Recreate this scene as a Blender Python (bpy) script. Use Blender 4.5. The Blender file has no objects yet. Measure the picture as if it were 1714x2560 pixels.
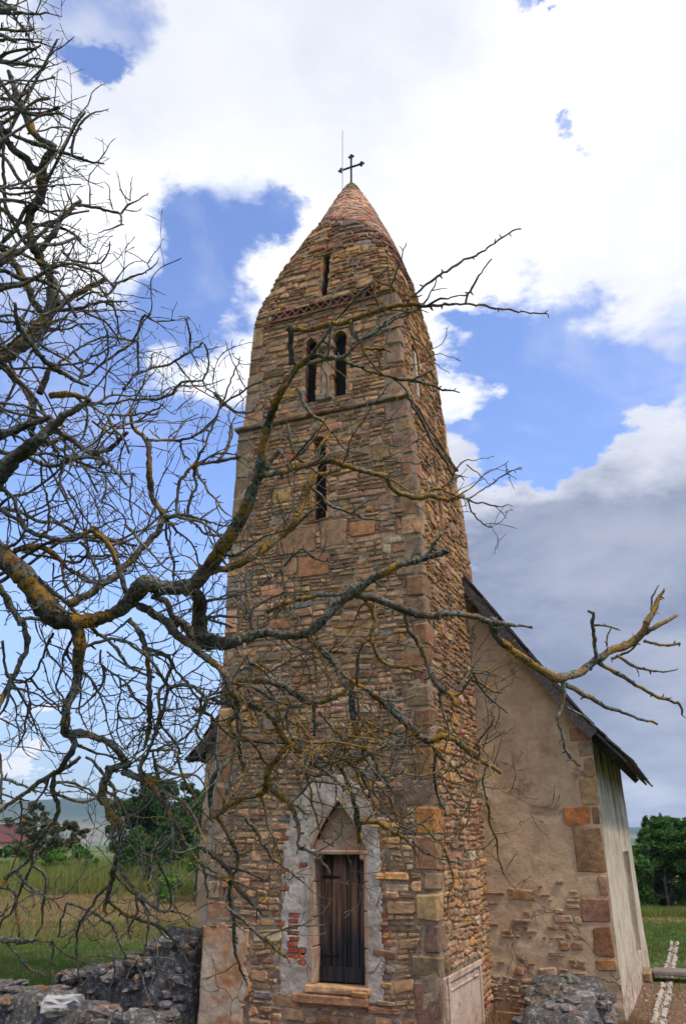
import bpy, bmesh, math, random
from math import radians, sin, cos, pi, sqrt, atan2, exp
from mathutils import Vector, Matrix, noise

random.seed(7)
sc = bpy.context.scene
COL = sc.collection
R = random.uniform

# ------------------------------------------------------------------ camera
EYE = 2.6
PITCH = radians(23)
FPX = 1953.0
cam_d = bpy.data.cameras.new('camera')
cam = bpy.data.objects.new('camera', cam_d)
COL.objects.link(cam)
cam.location = (0, 0, EYE)
cam.rotation_euler = (radians(90) + PITCH, 0, 0)
cam_d.sensor_fit = 'VERTICAL'
cam_d.sensor_height = 23.6
cam_d.sensor_width = 15.8
cam_d.lens = 18.0
cam_d.clip_start = 0.05
cam_d.clip_end = 20000
cam_d.dof.use_dof = True
cam_d.dof.focus_distance = 3.2
cam_d.dof.aperture_fstop = 4.5
sc.camera = cam


def cray(x, y):
    """direction of a photo point (1714x2560), scaled so that its camera depth is 1"""
    u = (x - 857) / FPX
    v = (1280 - y) / FPX
    return Vector((u, cos(PITCH) - v * sin(PITCH), sin(PITCH) + v * cos(PITCH)))


# ------------------------------------------------------------------ world
SUN_EL, SUN_AZ = 56.0, 128.0       # azimuth measured clockwise from +Y
sc.view_settings.view_transform = 'Standard'
sc.view_settings.look = 'None'
sc.view_settings.gamma = 1
sc.view_settings.exposure = 0.05
sc.view_settings.use_curve_mapping = False


class NT:
    """small helper for node trees"""
    def __init__(s, tree):
        s.t = tree
        s.t.nodes.clear()

    def n(s, typ, ins=None, **kw):
        nd = s.t.nodes.new(typ)
        for k, v in kw.items():
            setattr(nd, k, v)
        if ins:
            for k, v in ins.items():
                sock = nd.inputs[k]
                if isinstance(v, bpy.types.NodeSocket):
                    s.t.links.new(v, sock)
                else:
                    sock.default_value = v
        return nd

    def math(s, op, a, b=0.0, c=None, clamp=False):
        d = {0: a, 1: b}
        if c is not None:
            d[2] = c
        return s.n('ShaderNodeMath', d, operation=op, use_clamp=clamp).outputs[0]

    def mix(s, f, a, b, typ='MIX'):
        nd = s.t.nodes.new('ShaderNodeMix')
        nd.data_type = 'RGBA'
        nd.blend_type = typ
        for i, v in ((0, f), (6, a), (7, b)):
            if isinstance(v, bpy.types.NodeSocket):
                s.t.links.new(v, nd.inputs[i])
            else:
                nd.inputs[i].default_value = (v if i == 0 else (tuple(v) + (1,) if len(v) == 3 else v))
        return nd.outputs[2]

    def ss(s, x, lo, hi, a=0.0, b=1.0):
        return s.n('ShaderNodeMapRange', {0: x, 1: lo, 2: hi, 3: a, 4: b}, interpolation_type='SMOOTHSTEP').outputs[0]

    def noise(s, vec, scale, detail=4.0, rough=0.55, dist=0.0):
        return s.n('ShaderNodeTexNoise', {'Vector': vec, 'Scale': scale, 'Detail': detail, 'Roughness': rough,
                                          'Distortion': dist}).outputs[0]


world = bpy.data.worlds.new("World")
sc.world = world
world.use_nodes = True
w = NT(world.node_tree)
tc = w.n('ShaderNodeTexCoord').outputs['Generated']
sky = w.n('ShaderNodeTexSky', sky_type='NISHITA')
sky.sun_disc = False
sky.sun_elevation = radians(SUN_EL)
sky.sun_rotation = radians(SUN_AZ)
sky.altitude = 300
sky.air_density = 1.0
sky.dust_density = 0.6
sky.ozone_density = 3.0
STR = 0.1
dirn = w.n('ShaderNodeVectorMath', {0: tc}, operation='NORMALIZE').outputs[0]
# stretched coordinates: clouds flatten towards the horizon
sep = w.n('ShaderNodeSeparateXYZ', {0: dirn})
dz = w.math('ADD', w.math('MAXIMUM', sep.outputs[2], 0.0), 0.28)
px = w.math('DIVIDE', sep.outputs[0], dz)
py = w.math('DIVIDE', sep.outputs[1], dz)
plane = w.n('ShaderNodeCombineXYZ', {0: px, 1: py, 2: w.math('MULTIPLY', sep.outputs[2], 1.2)}).outputs[0]
n1 = w.noise(plane, 2.1, 9, 0.56, 0.25)
n2 = w.noise(plane, 6.5, 8, 0.6, 0.2)
# coordinates bent by noise, so that the banks of cloud have ragged rims
nc = w.n('ShaderNodeTexNoise', {'Vector': plane, 'Scale': 2.6, 'Detail': 8.0, 'Roughness': 0.62}).outputs[1]
bend = w.n('ShaderNodeVectorMath', {0: nc, 1: (0.5, 0.5, 0.5)}, operation='SUBTRACT').outputs[0]
bend = w.n('ShaderNodeVectorMath', {0: bend, 3: 0.36}, operation='SCALE').outputs[0]
wd = w.n('ShaderNodeVectorMath', {0: dirn, 1: bend}, operation='ADD').outputs[0]


def blob(x, y, r, soft=0.45, vec=None):
    """1 inside a disc of the sky round a direction, 0 outside"""
    c = cray(x * 1.0931, y * 1.0931).normalized()
    d = w.n('ShaderNodeVectorMath', {0: vec or wd, 1: tuple(c)}, operation='DISTANCE').outputs['Value']
    return w.ss(d, r * (1 + soft), r * (1 - soft), 0.0, 1.0)


cov = w.math('ADD', w.ss(sep.outputs[2], 0.30, 0.80, 0.0, 0.42), w.math('MULTIPLY', n1, 0.75))
# (x, y on the 1568 px wide picture, angular radius, weight): + cloud, - open blue
for bx, by, br, bw in [(200, 90, .07, -.95), (235, 190, .035, -.8), (125, 240, .03, -.5), (500, 600, .09, -.55), (620, 570, .04, -.6), (400, 690, .08, -.5),
                       (540, 700, .045, -.3), (330, 620, .05, -.2),
                       (100, 900, .20, -.25), (60, 1200, .26, -.35), (360, 1150, .20, -.35), (150, 1480, .2, -.3), (900, 1150, .25, -.15),
                       (470, 830, .075, .42), (540, 960, .045, .4), (560, 750, .035, .3), (400, 790, .03, .3), (35, 1715, .045, .9), (90, 1750, .025, .7),
                       (700, 300, .40, .42), (1100, 420, .22, .42), (200, 350, .13, .3), (1480, 300, .2, .15), (980, 620, .10, .3),
                       (1065, 870, .035, .5), (1280, 640, .07, .3),
                       (1230, 870, .105, -1.1), (1320, 920, .06, -.6), (1180, 980, .07, -.6), (1120, 1000, .03, -.5), (1130, 780, .04, -.3),
                       (1300, 365, .024, -1.3), (1130, 62, .028, -1.2), (1340, 250, .016, -1.0), (1180, 8, .024, -1.0),
                       (1480, 700, .14, -.26), (1560, 880, .08, -.15),
                       (1400, 1050, .085, .5), (1210, 1080, .05, .4), (1130, 1120, .04, .3),
                       (1350, 1330, .25, .75), (1480, 1650, .26, .75), (1120, 1560, .18, .55)]:
    cov = w.math('ADD', cov, w.math('MULTIPLY', blob(bx, by, br), bw))
cov = w.math('ADD', cov, w.math('MULTIPLY', w.math('SUBTRACT', n2, 0.5), 0.62))
mask = w.ss(cov, 0.24, 0.92)
mask = w.math('POWER', mask, 0.8)
# thick parts of the cloud are greyer
dark = w.math('MULTIPLY', blob(1440, 1330, .24, .7), 0.85)
for bx, by, br, bw in [(1230, 1330, .16, .5), (1480, 1640, .22, .45), (1250, 1650, .16, .3), (620, 70, .20, .26), (850, 120, .10, .16), (1500, 560, .14, .10), (1470, 800, .11, .12), (100, 240, .1, .15),
                       (1310, 1530, .05, -.40), (1400, 1040, .07, -.45), (1180, 1060, .05, -.4)]:
    dark = w.math('ADD', dark, w.math('MULTIPLY', blob(bx, by, br, .8), bw))
dark = w.math('MULTIPLY', w.math('ADD', dark, w.math('MULTIPLY', w.math('SUBTRACT', n1, 0.5), 0.8)), 1.0, clamp=True)
white = (11.0, 11.2, 12.0, 1)
lilac = w.mix(w.ss(w.noise(plane, 2.6, 6, .6, .15), .3, .7), (2.2, 2.75, 4.3), (4.6, 5.0, 6.3))
cl = w.mix(dark, white, lilac)
# pale band of thin vapour near the horizon
hor = w.ss(sep.outputs[2], 0.34, -0.02)
skyc = w.mix(1.0, sky.outputs[0], w.mix(hor, (2.55, 2.45, 2.85), (1.15, 1.3, 1.5)), 'MULTIPLY')
wisp = w.ss(w.noise(plane, 3.2, 7, .6, .6), .48, .75)
skyc = w.mix(w.math('MULTIPLY', wisp, 0.30), skyc, (9.0, 9.4, 10.4, 1))
skyc = w.mix(w.math('MULTIPLY', hor, 0.62), skyc, (4.6, 5.6, 7.4, 1))
cl = w.mix(w.math('MULTIPLY', hor, 0.25), cl, (4.6, 4.8, 5.8, 1))
final = w.mix(mask, skyc, cl)
bg = w.n('ShaderNodeBackground', {0: final, 1: STR})
wo = w.n('ShaderNodeOutputWorld', {0: bg.outputs[0]})

sun_d = bpy.data.lights.new('sun', 'SUN')
sun_d.energy = 2.9
sun_d.angle = radians(5)
sun_d.color = (1.0, 0.93, 0.82)
sun = bpy.data.objects.new('sun', sun_d)
COL.objects.link(sun)
az, el = radians(SUN_AZ), radians(SUN_EL)
to_sun = Vector((sin(az) * cos(el), cos(az) * cos(el), sin(el)))
sun.rotation_euler = to_sun.to_track_quat('Z', 'Y').to_euler()
sun.location = to_sun * 60


# ------------------------------------------------------------------ materials
def material(name, rough=0.9, spec=0.2):
    m = bpy.data.materials.new(name)
    m.use_nodes = True
    t = NT(m.node_tree)
    b = t.n('ShaderNodeBsdfPrincipled', {'Roughness': rough, 'Specular IOR Level': spec})
    t.n('ShaderNodeOutputMaterial', {0: b.outputs[0]})
    pos = t.n('ShaderNodeNewGeometry').outputs['Position']
    return m, t, b, pos


def link(t, a, b):
    t.t.links.new(a, b)


def bump(t, b, h, strength=0.5, dist=0.01):
    bp = t.n('ShaderNodeBump', {'Strength': strength, 'Distance': dist, 'Height': h})
    link(t, bp.outputs[0], b.inputs['Normal'])


def tint_of(t):
    return t.n('ShaderNodeAttribute', attribute_name='tint').outputs['Color']


def mat_stone():
    m, t, b, p = material('weathered_sandstone', 0.92, 0.15)
    c = tint_of(t)
    a = t.noise(p, 9, 6, 0.65)
    f = t.noise(p, 55, 5, 0.7)
    g = t.noise(p, 3.2, 3, 0.5)
    c = t.mix(1.0, c, t.mix(t.ss(a, .3, .7), (0.62, 0.60, 0.60), (1.25, 1.22, 1.18)), 'MULTIPLY')
    c = t.mix(1.0, c, t.mix(t.ss(t.noise(p, .75, 5, .6), .35, .65), (0.78, 0.74, 0.72), (1.12, 1.10, 1.06)), 'MULTIPLY')
    c = t.mix(t.math('MULTIPLY', t.ss(f, .5, .72), .45), c, (0.09, 0.07, 0.055))
    c = t.mix(t.math('MULTIPLY', t.ss(t.noise(p, 14, 5, .7), .58, .68), t.math('MULTIPLY', t.ss(g, .45, .62), .75)), c, (0.40, 0.20, 0.035))
    c = t.mix(t.math('MULTIPLY', t.ss(t.noise(p, 21, 4, .7), .62, .7), .45), c, (0.42, 0.40, 0.35))
    link(t, c, b.inputs['Base Color'])
    h = t.math('ADD', t.math('MULTIPLY', t.noise(p, 22, 8, .68), 1.0), t.math('MULTIPLY', f, .35))
    bump(t, b, h, 0.9, 0.022)
    return m


def mat_mortar():
    m, t, b, p = material('old_lime_mortar', 0.95, 0.1)
    a = t.noise(p, 5, 6, .65)
    c = t.mix(t.ss(a, .3, .7), (0.15, 0.10, 0.06), (0.44, 0.32, 0.215))
    c = t.mix(t.math('MULTIPLY', t.ss(t.noise(p, 30, 5, .7), .5, .7), .5), c, (0.10, 0.08, 0.06))
    link(t, c, b.inputs['Base Color'])
    bump(t, b, t.noise(p, 28, 8, .7), 0.9, 0.03)
    return m


def mat_plaster(name, light, darkc, stain, zs=None, streak=False, lo=.5):
    m, t, b, p = material(name, 0.9, 0.12)
    a = t.noise(p, 2.2, 8, .6)
    c = t.mix(t.ss(a, .32, .68), darkc, light)
    s = t.ss(t.noise(p, 1.7, 7, .68, .5), lo, lo + .16)
    if zs:
        sp = t.n('ShaderNodeSeparateXYZ', {0: p})
        z = sp.outputs[2]
        band = t.math('MULTIPLY', t.ss(z, zs[0], zs[1]), t.ss(z, zs[3], zs[2]))
        s = t.math('MULTIPLY', s, band)
    c = t.mix(t.math('MULTIPLY', s, .8), c, stain)
    if streak:
        mp = t.n('ShaderNodeMapping', {'Vector': p, 'Scale': (1.1, 1.1, .42)}).outputs[0]
        sp = t.n('ShaderNodeSeparateXYZ', {0: p})
        k = t.math('MULTIPLY', t.ss(t.noise(mp, 1.6, 5, .6), .38, .60), t.ss(sp.outputs[2], 1.6, 4.0))
        c = t.mix(t.math('MULTIPLY', k, .9), c, (0.075, 0.05, 0.035))
        k2 = t.math('MULTIPLY', t.ss(t.noise(p, 8, 6, .7), .47, .6), t.ss(sp.outputs[2], .9, .1))
        c = t.mix(k2, c, (0.26, 0.15, 0.09))
    c = t.mix(t.math('MULTIPLY', t.ss(t.noise(p, 40, 4, .7), .55, .7), .3), c, darkc)
    c = t.mix(t.math('MULTIPLY', t.ss(t.noise(p, 5.5, 7, .7, 1.0), .54, .62), .35), c, tuple(x * .62 for x in darkc))
    c = t.mix(t.math('MULTIPLY', t.ss(t.noise(p, 3.3, 6, .65), .56, .66), .4), c, tuple(min(.8, x * 1.22) for x in light))
    wp = t.n('ShaderNodeVectorMath', {0: p, 1: t.n('ShaderNodeVectorMath', {0: t.n('ShaderNodeTexNoise', {'Vector': p, 'Scale': 3.0, 'Detail': 6.0}).outputs[1], 3: .5}, operation='SCALE').outputs[0]}, operation='ADD').outputs[0]
    vd = t.n('ShaderNodeTexVoronoi', {'Vector': wp, 'Scale': .9}, feature='DISTANCE_TO_EDGE').outputs[0]
    crack = t.math('MULTIPLY', t.ss(vd, .012, .003), t.ss(t.noise(p, .9, 3, .5), .45, .6))
    c = t.mix(t.math('MULTIPLY', crack, .7), c, tuple(x * .35 for x in darkc))
    link(t, c, b.inputs['Base Color'])
    bump(t, b, t.math('SUBTRACT', t.math('ADD', t.noise(p, 14, 8, .65), t.math('MULTIPLY', t.noise(p, 70, 4, .6), .25)), crack), .8, .022)
    return m


def mat_wood(name, ca, cb, scale=(30, 30, 2.0), coord=None, fade=None):
    m, t, b, p = material(name, 0.85, 0.2)
    if coord == 'object':
        p = t.n('ShaderNodeTexCoord').outputs['Object']
    mp = t.n('ShaderNodeMapping', {'Vector': p, 'Scale': scale}).outputs[0]
    g = t.noise(mp, 1.5, 7, .65, .3)
    c = t.mix(t.ss(g, .3, .7), ca, cb)
    if fade:
        sp = t.n('ShaderNodeSeparateXYZ', {0: p})
        zz = t.math('ADD', sp.outputs[2], t.math('MULTIPLY', t.math('SUBTRACT', t.noise(mp, .9, 6, .6), .5), 1.1))
        k = t.math('MULTIPLY', t.ss(zz, fade[0], fade[1]), t.ss(zz, fade[3], fade[2]))
        c = t.mix(k, c, t.mix(t.ss(g, .35, .65), (0.05, 0.028, 0.02), (0.22, 0.11, 0.06)))
        q = t.math('MULTIPLY', t.ss(t.noise(mp, .55, 4, .6), .56, .68), .55)
        c = t.mix(t.math('MULTIPLY', q, t.ss(zz, .9, 1.5)), c, (0.27, 0.22, 0.19))
    link(t, c, b.inputs['Base Color'])
    bump(t, b, g, .7, .008)
    return m


def mat_bark():
    m, t, b, p = material('lichen_covered_bark', 0.9, 0.2)
    age = t.n('ShaderNodeAttribute', attribute_name='tint').outputs['Color']
    sep_ = t.n('ShaderNodeSeparateColor', {0: age})
    thick, orange = sep_.outputs[0], sep_.outputs[1]
    a = t.noise(p, 34, 6, .68)
    base = t.mix(t.ss(a, .35, .65), (0.018, 0.014, 0.011), (0.085, 0.064, 0.050))
    base = t.mix(t.ss(t.noise(p, 6, 4, .6), .52, .7), base, (0.15, 0.085, 0.055))
    # smooth young wood is greyer
    base = t.mix(t.math('MULTIPLY', t.math('SUBTRACT', 1.0, thick), .55), base, (0.16, 0.125, 0.088))
    gr = t.math('MULTIPLY', t.ss(t.noise(p, 62, 6, .75), .44, .58), t.ss(t.noise(p, 5, 3, .5), .34, .58))
    base = t.mix(t.math('MULTIPLY', gr, .85), base, t.mix(t.noise(p, 90, 2, .5), (0.15, 0.155, 0.11), (0.36, 0.365, 0.29)))
    om = t.math('MULTIPLY', t.ss(t.noise(p, 60, 6, .78), .44, .54),
                t.ss(t.math('ADD', t.noise(p, 7.5, 4, .6), t.math('MULTIPLY', orange, .25)), .61, .69))
    base = t.mix(om, base, t.mix(t.noise(p, 120, 2, .5), (0.16, 0.085, 0.008), (0.50, 0.24, 0.02)))
    link(t, base, b.inputs['Base Color'])
    h = t.math('ADD', t.noise(p, 70, 8, .75), t.math('MULTIPLY', t.noise(p, 190, 3, .6), .4))
    bump(t, b, h, 1.0, 0.006)
    return m


def mat_leaf(name, c1, c2, c3):
    m, t, b, p = material(name, 0.6, 0.25)
    r = t.n('ShaderNodeNewGeometry').outputs['Random Per Island']
    cc = t.mix(r, c1, c2)
    cc = t.mix(t.ss(t.noise(p, .9, 3, .6), .45, .65), cc, c3)
    link(t, cc, b.inputs['Base Color'])
    tr = t.n('ShaderNodeBsdfTranslucent', {0: cc})
    mx = t.n('ShaderNodeMixShader', {0: 0.3, 1: b.outputs[0], 2: tr.outputs[0]})
    out = [n for n in t.t.nodes if n.type == 'OUTPUT_MATERIAL'][0]
    link(t, mx.outputs[0], out.inputs[0])
    return m


def mat_flat(name, col, rough=.8, metal=0.0, var=.25, sc_=8):
    m, t, b, p = material(name, rough, .3)
    a = t.noise(p, sc_, 6, .6)
    c = t.mix(a, tuple(x * (1 - var) for x in col), tuple(min(1, x * (1 + var)) for x in col))
    link(t, c, b.inputs['Base Color'])
    b.inputs['Metallic'].default_value = metal
    bump(t, b, a, .4, .01)
    return m


def mat_ruin():
    m, t, b, p = material('lichened_rubble', 0.95, .1)
    c = tint_of(t)
    c = t.mix(t.math('MULTIPLY', t.ss(t.noise(p, 16, 7, .75), .4, .6), .75), c, (0.045, 0.042, 0.04))
    c = t.mix(t.math('MULTIPLY', t.ss(t.noise(p, 11, 9, .78), .53, .61), .85), c, (0.37, 0.365, 0.36))
    c = t.mix(t.math('MULTIPLY', t.ss(t.noise(p, 5, 5, .7), .58, .7), .6), c, (0.30, 0.14, 0.05))
    link(t, c, b.inputs['Base Color'])
    bump(t, b, t.noise(p, 26, 9, .75), 1.0, .035)
    return m


def mat_ground():
    m, t, b, p = material('meadow_soil_and_grass', 0.95, .1)
    sp = t.n('ShaderNodeSeparateXYZ', {0: p})
    x, y = sp.outputs[0], sp.outputs[1]
    g = t.mix(t.ss(t.noise(p, 1.2, 7, .65), .35, .65), (0.045, 0.085, 0.012), (0.10, 0.14, 0.025))
    g = t.mix(t.math('MULTIPLY', t.ss(t.noise(p, 7, 6, .7), .5, .7), .5), g, (0.16, 0.12, 0.045))
    # dry mown strip on the left between 28 and 38 m, patches on the right
    yy = t.math('ADD', y, t.math('MULTIPLY', t.math('SUBTRACT', t.noise(p, .22, 6, .65), .5), 18.0))
    band = t.math('MULTIPLY', t.ss(yy, 24.5, 28.0), t.ss(yy, 43, 40))
    band = t.math('MULTIPLY', band, t.ss(x, 0, -3))
    g = t.mix(t.math('MULTIPLY', band, .85), g, t.mix(t.noise(p, 3, 6, .7), (0.13, 0.085, 0.04), (0.30, 0.17, 0.085)))
    g = t.mix(t.math('MULTIPLY', t.ss(t.noise(p, 1.1, 7, .7), .5, .62), .6), g, (0.09, 0.11, 0.025))
    band2 = t.math('MULTIPLY', t.ss(yy, 31.5, 33.5), t.math('MULTIPLY', t.ss(yy, 41, 37), t.ss(x, 4, 8)))
    g = t.mix(t.math('MULTIPLY', band2, .7), g, (0.28, 0.17, 0.07))
    # bare earth and gravel round the church
    cx = t.math('SUBTRACT', x, 1.5)
    cy = t.math('SUBTRACT', y, 16.0)
    rr = t.math('SQRT', t.math('ADD', t.math('MULTIPLY', cx, cx), t.math('MULTIPLY', t.math('MULTIPLY', cy, cy), .8)))
    rr = t.math('ADD', rr, t.math('MULTIPLY', t.math('SUBTRACT', t.noise(p, .9, 5, .6), .5), 2.5))
    k = t.ss(rr, 6.2, 4.6)
    dirt = t.mix(t.ss(t.noise(p, 12, 7, .7), .35, .65), (0.13, 0.07, 0.04), (0.30, 0.18, 0.11))
    dirt = t.mix(t.ss(t.noise(p, 30, 4, .7), .62, .68), dirt, (0.42, 0.36, 0.30))
    g = t.mix(k, g, dirt)
    # fields far away
    far = t.ss(y, 90, 160)
    fld = t.mix(t.ss(t.noise(t.n('ShaderNodeMapping', {'Vector': p, 'Scale': (.004, .02, .01)}).outputs[0], 1, 4, .6), .4, .6), (0.05, 0.10, 0.02), (0.15, 0.15, 0.05))
    g = t.mix(far, g, fld)
    link(t, g, b.inputs['Base Color'])
    bump(t, b, t.noise(p, 9, 9, .75), 1.0, .08)
    return m


def mat_hill(name, fields):
    m, t, b, p = material(name, 1.0, 0.0)
    mp = t.n('ShaderNodeMapping', {'Vector': p, 'Scale': (.0016, .0016, .012)}).outputs[0]
    v = t.n('ShaderNodeTexVoronoi', {'Vector': mp, 'Scale': 3.2}).outputs['Color']
    s_ = t.n('ShaderNodeSeparateColor', {0: v}).outputs[0]
    f = t.mix(s_, (0.04, 0.075, 0.025), (0.20, 0.165, 0.08))
    wood = (0.025, 0.05, 0.02)
    z = t.n('ShaderNodeSeparateXYZ', {0: p}).outputs[2]
    k = t.ss(t.math('ADD', z, t.math('MULTIPLY', t.math('SUBTRACT', t.noise(mp, 3, 6, .7), .5), 90.0)), 55, 90)
    k = t.math('MAXIMUM', k, t.ss(t.noise(mp, 9, 5, .7), .55, .62))
    c = t.mix(k, f, wood) if fields else t.mix(t.ss(t.noise(mp, 6, 6, .7), .5, .7), wood, (0.06, 0.09, 0.03))
    link(t, c, b.inputs['Base Color'])
    return m


M = dict(stone=mat_stone(), mortar=mat_mortar(), bark=mat_bark(), ruin=mat_ruin(), ground=mat_ground(),
         nave=mat_plaster('ochre_gable_plaster', (0.58, 0.40, 0.245), (0.44, 0.295, 0.175), (0.17, 0.105, 0.065), (2.2, 2.9, 3.7, 4.9)),
         side=mat_plaster('pale_side_plaster', (0.60, 0.50, 0.37), (0.47, 0.37, 0.26), (0.34, 0.25, 0.16), None, True),
         whitewash=mat_plaster('door_surround_plaster', (0.50, 0.42, 0.355), (0.30, 0.235, 0.18), (0.28, 0.19, 0.13)),
         stained=mat_plaster('stained_base_plaster', (0.50, 0.385, 0.28), (0.36, 0.26, 0.18), (0.40, 0.16, 0.05), lo=.43),
         jamb=mat_plaster('worn_door_stone', (0.44, 0.31, 0.215), (0.28, 0.185, 0.125), (0.38, 0.15, 0.06)),
         relief=mat_plaster('pinkish_slab', (0.58, 0.43, 0.33), (0.46, 0.32, 0.23), (0.34, 0.18, 0.09)),
         door=mat_wood('old_door_wood', (0.010, 0.009, 0.010), (0.050, 0.043, 0.042), (11, 11, .5), None, (1.15, 1.75, 2.15, 2.45)),
         roofwood=mat_wood('dark_roof_wood', (0.035, 0.028, 0.025), (0.13, 0.11, 0.10), (14, 14, 14)),
         openshade=mat_wood('opening_shade_black', (0.006, 0.005, 0.005), (0.016, 0.013, 0.012), (14, 14, 1)),  # near-black of the added panels that paint shade into the tower openings
         iron=mat_flat('black_iron', (0.015, 0.016, 0.017), .55, .6),
         steel=mat_flat('galvanised_steel', (0.30, 0.33, 0.36), .5, .7),
         channel=mat_flat('white_kerb_stone', (0.36, 0.31, 0.25), .9, 0, .5, 10),
         slab=mat_flat('grey_stone_slab', (0.20, 0.16, 0.13), .9, 0, .4, 6),
         hill=mat_hill('hill_fields', True), hillb=mat_hill('hill_forest', False),
         houseroof=mat_flat('red_tile_roof', (0.12, 0.035, 0.035), .8, 0, .3, 2),
         housewall=mat_flat('orange_render', (0.50, 0.27, 0.17), .9, 0, .1, 1),
         chimney=mat_flat('chimney_brick', (0.30, 0.09, 0.05), .9, 0, .2, 3),
         pane=mat_flat('house_glass', (0.03, 0.035, 0.04), .2, 0, .1, 1),
         leafd=mat_leaf('dark_foliage', (0.014, 0.045, 0.010), (0.045, 0.105, 0.018), (0.03, 0.085, 0.02)),
         leafm=mat_leaf('mid_foliage', (0.025, 0.075, 0.010), (0.075, 0.16, 0.02), (0.05, 0.12, 0.015)),
         leafl=mat_leaf('light_foliage', (0.06, 0.16, 0.012), (0.13, 0.26, 0.03), (0.09, 0.19, 0.02)),
         leafo=mat_leaf('olive_foliage', (0.05, 0.07, 0.018), (0.10, 0.115, 0.04), (0.07, 0.06, 0.03)),
         tall=mat_leaf('tall_meadow_grass', (0.10, 0.15, 0.02), (0.28, 0.26, 0.07), (0.20, 0.24, 0.05)),
         short=mat_leaf('short_grass', (0.05, 0.10, 0.012), (0.11, 0.17, 0.025), (0.14, 0.14, 0.04)),
         dry=mat_leaf('dry_grass', (0.24, 0.13, 0.06), (0.36, 0.22, 0.11), (0.22, 0.18, 0.07)),
         deadleaf=mat_flat('dead_leaf', (0.42, 0.22, 0.18), .8, 0, .3, 60))


# ------------------------------------------------------------------ mesh helpers
class MB:
    def __init__(s):
        s.v, s.f, s.c = [], [], []

    def add(s, vs, fs, tint=(1, 1, 1)):
        o = len(s.v)
        s.v.extend(vs)
        s.c.extend([tint] * len(vs))
        s.f.extend([tuple(i + o for i in f) for f in fs])

    def build(s, name, mat, parent=None, smooth=False, centre=False, kind=None, M_=None):
        vs = s.v
        loc = Vector((0, 0, 0))
        if centre and vs:
            loc = sum((Vector(v) for v in vs), Vector()) / len(vs)
            vs = [Vector(v) - loc for v in vs]
        me = bpy.data.meshes.new(name)
        me.from_pydata([tuple(v) for v in vs], [], s.f)
        if s.c:
            at = me.color_attributes.new('tint', 'FLOAT_COLOR', 'POINT')
            buf = []
            for c in s.c:
                buf.extend((c[0], c[1], c[2], 1.0))
            at.data.foreach_set('color', buf)
        me.materials.append(mat)
        if smooth:
            me.polygons.foreach_set('use_smooth', [True] * len(me.polygons))
        o = bpy.data.objects.new(name, me)
        o.location = loc
        COL.objects.link(o)
        if parent:
            o.parent = parent
        if kind:
            o['kind'] = kind
        return o


def tag(o, label=None, cat=None, group=None, kind=None):
    for k, v in (('label', label), ('category', cat), ('group', group), ('kind', kind)):
        if v:
            o[k] = v
    return o


def empty(name, loc, rz=0):
    o = bpy.data.objects.new(name, None)
    o.location = loc
    o.rotation_euler = (0, 0, rz)
    COL.objects.link(o)
    return o


CH_V, CH_F = [], []


def _chamfer():
    """topology of a box with chamfered edges"""
    idx = {}
    for sx in (-1, 1):
        for sy in (-1, 1):
            for sz in (-1, 1):
                for ax in range(3):
                    idx[(sx, sy, sz, ax)] = len(CH_V)
                    CH_V.append(((sx, sy, sz), ax))
    def face(l):
        a, b, c = [Vector([CH_V[i][0][k] * (1.0 if CH_V[i][1] == k else .9) for k in range(3)]) for i in l[:3]]
        cen = sum((Vector([CH_V[i][0][k] * (1.0 if CH_V[i][1] == k else .9) for k in range(3)]) for i in l), Vector()) / len(l)
        if (b - a).cross(c - b).dot(cen) < 0:
            l = l[::-1]
        CH_F.append(tuple(l))
    for ax in range(3):
        o = [k for k in range(3) if k != ax]
        for s_ in (-1, 1):
            l = []
            for a, b in ((-1, -1), (1, -1), (1, 1), (-1, 1)):
                q = [0, 0, 0]; q[ax] = s_; q[o[0]] = a; q[o[1]] = b
                l.append(idx[(q[0], q[1], q[2], ax)])
            face(l)
        for a in (-1, 1):
            for b in (-1, 1):
                l = []
                for s_, k in ((-1, 0), (1, 0), (1, 1), (-1, 1)):
                    q = [0, 0, 0]; q[ax] = s_; q[o[0]] = a; q[o[1]] = b
                    l.append(idx[(q[0], q[1], q[2], o[k])])
                face(l)
    for sx in (-1, 1):
        for sy in (-1, 1):
            for sz in (-1, 1):
                face([idx[(sx, sy, sz, k)] for k in range(3)])


_chamfer()


def cbox(c, h, b=0.01, jit=0.0, rot=None):
    """chamfered box: centre, half sizes, chamfer"""
    c = Vector(c)
    cj = {}
    out = []
    for (s_, ax) in CH_V:
        if s_ not in cj:
            cj[s_] = Vector((R(-jit, jit), R(-jit, jit), R(-jit, jit)))
        v = Vector([s_[k] * (h[k] - (0 if k == ax else min(b, h[k] * .45))) for k in range(3)]) + cj[s_]
        if rot:
            v = rot @ v
        out.append(c + v)
    return out, CH_F


BOXF = [(0, 3, 2, 1), (4, 5, 6, 7), (0, 1, 5, 4), (1, 2, 6, 5), (2, 3, 7, 6), (3, 0, 4, 7)]


def box(x0, x1, y0, y1, z0, z1):
    return [Vector(p) for p in ((x0, y0, z0), (x1, y0, z0), (x1, y1, z0), (x0, y1, z0), (x0, y0, z1), (x1, y0, z1), (x1, y1, z1), (x0, y1, z1))], BOXF


def fbm(p, o=4):
    return noise.fractal(Vector(p), 1.0, 2.0, o)


def vary(c, a=.25):
    k = 1 + R(-a, a)
    return tuple(max(.01, x * k * (1 + R(-.08, .08))) for x in c)


TAN, OCHRE, BROWN, GB, GREY, BRICK, PINK, PALE = (.46, .272, .145), (.47, .255, .095), (.31, .165, .088), (.365, .235, .135), (.26, .20, .16), (.36, .11, .058), (.44, .255, .148), (.50, .365, .24)


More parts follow.
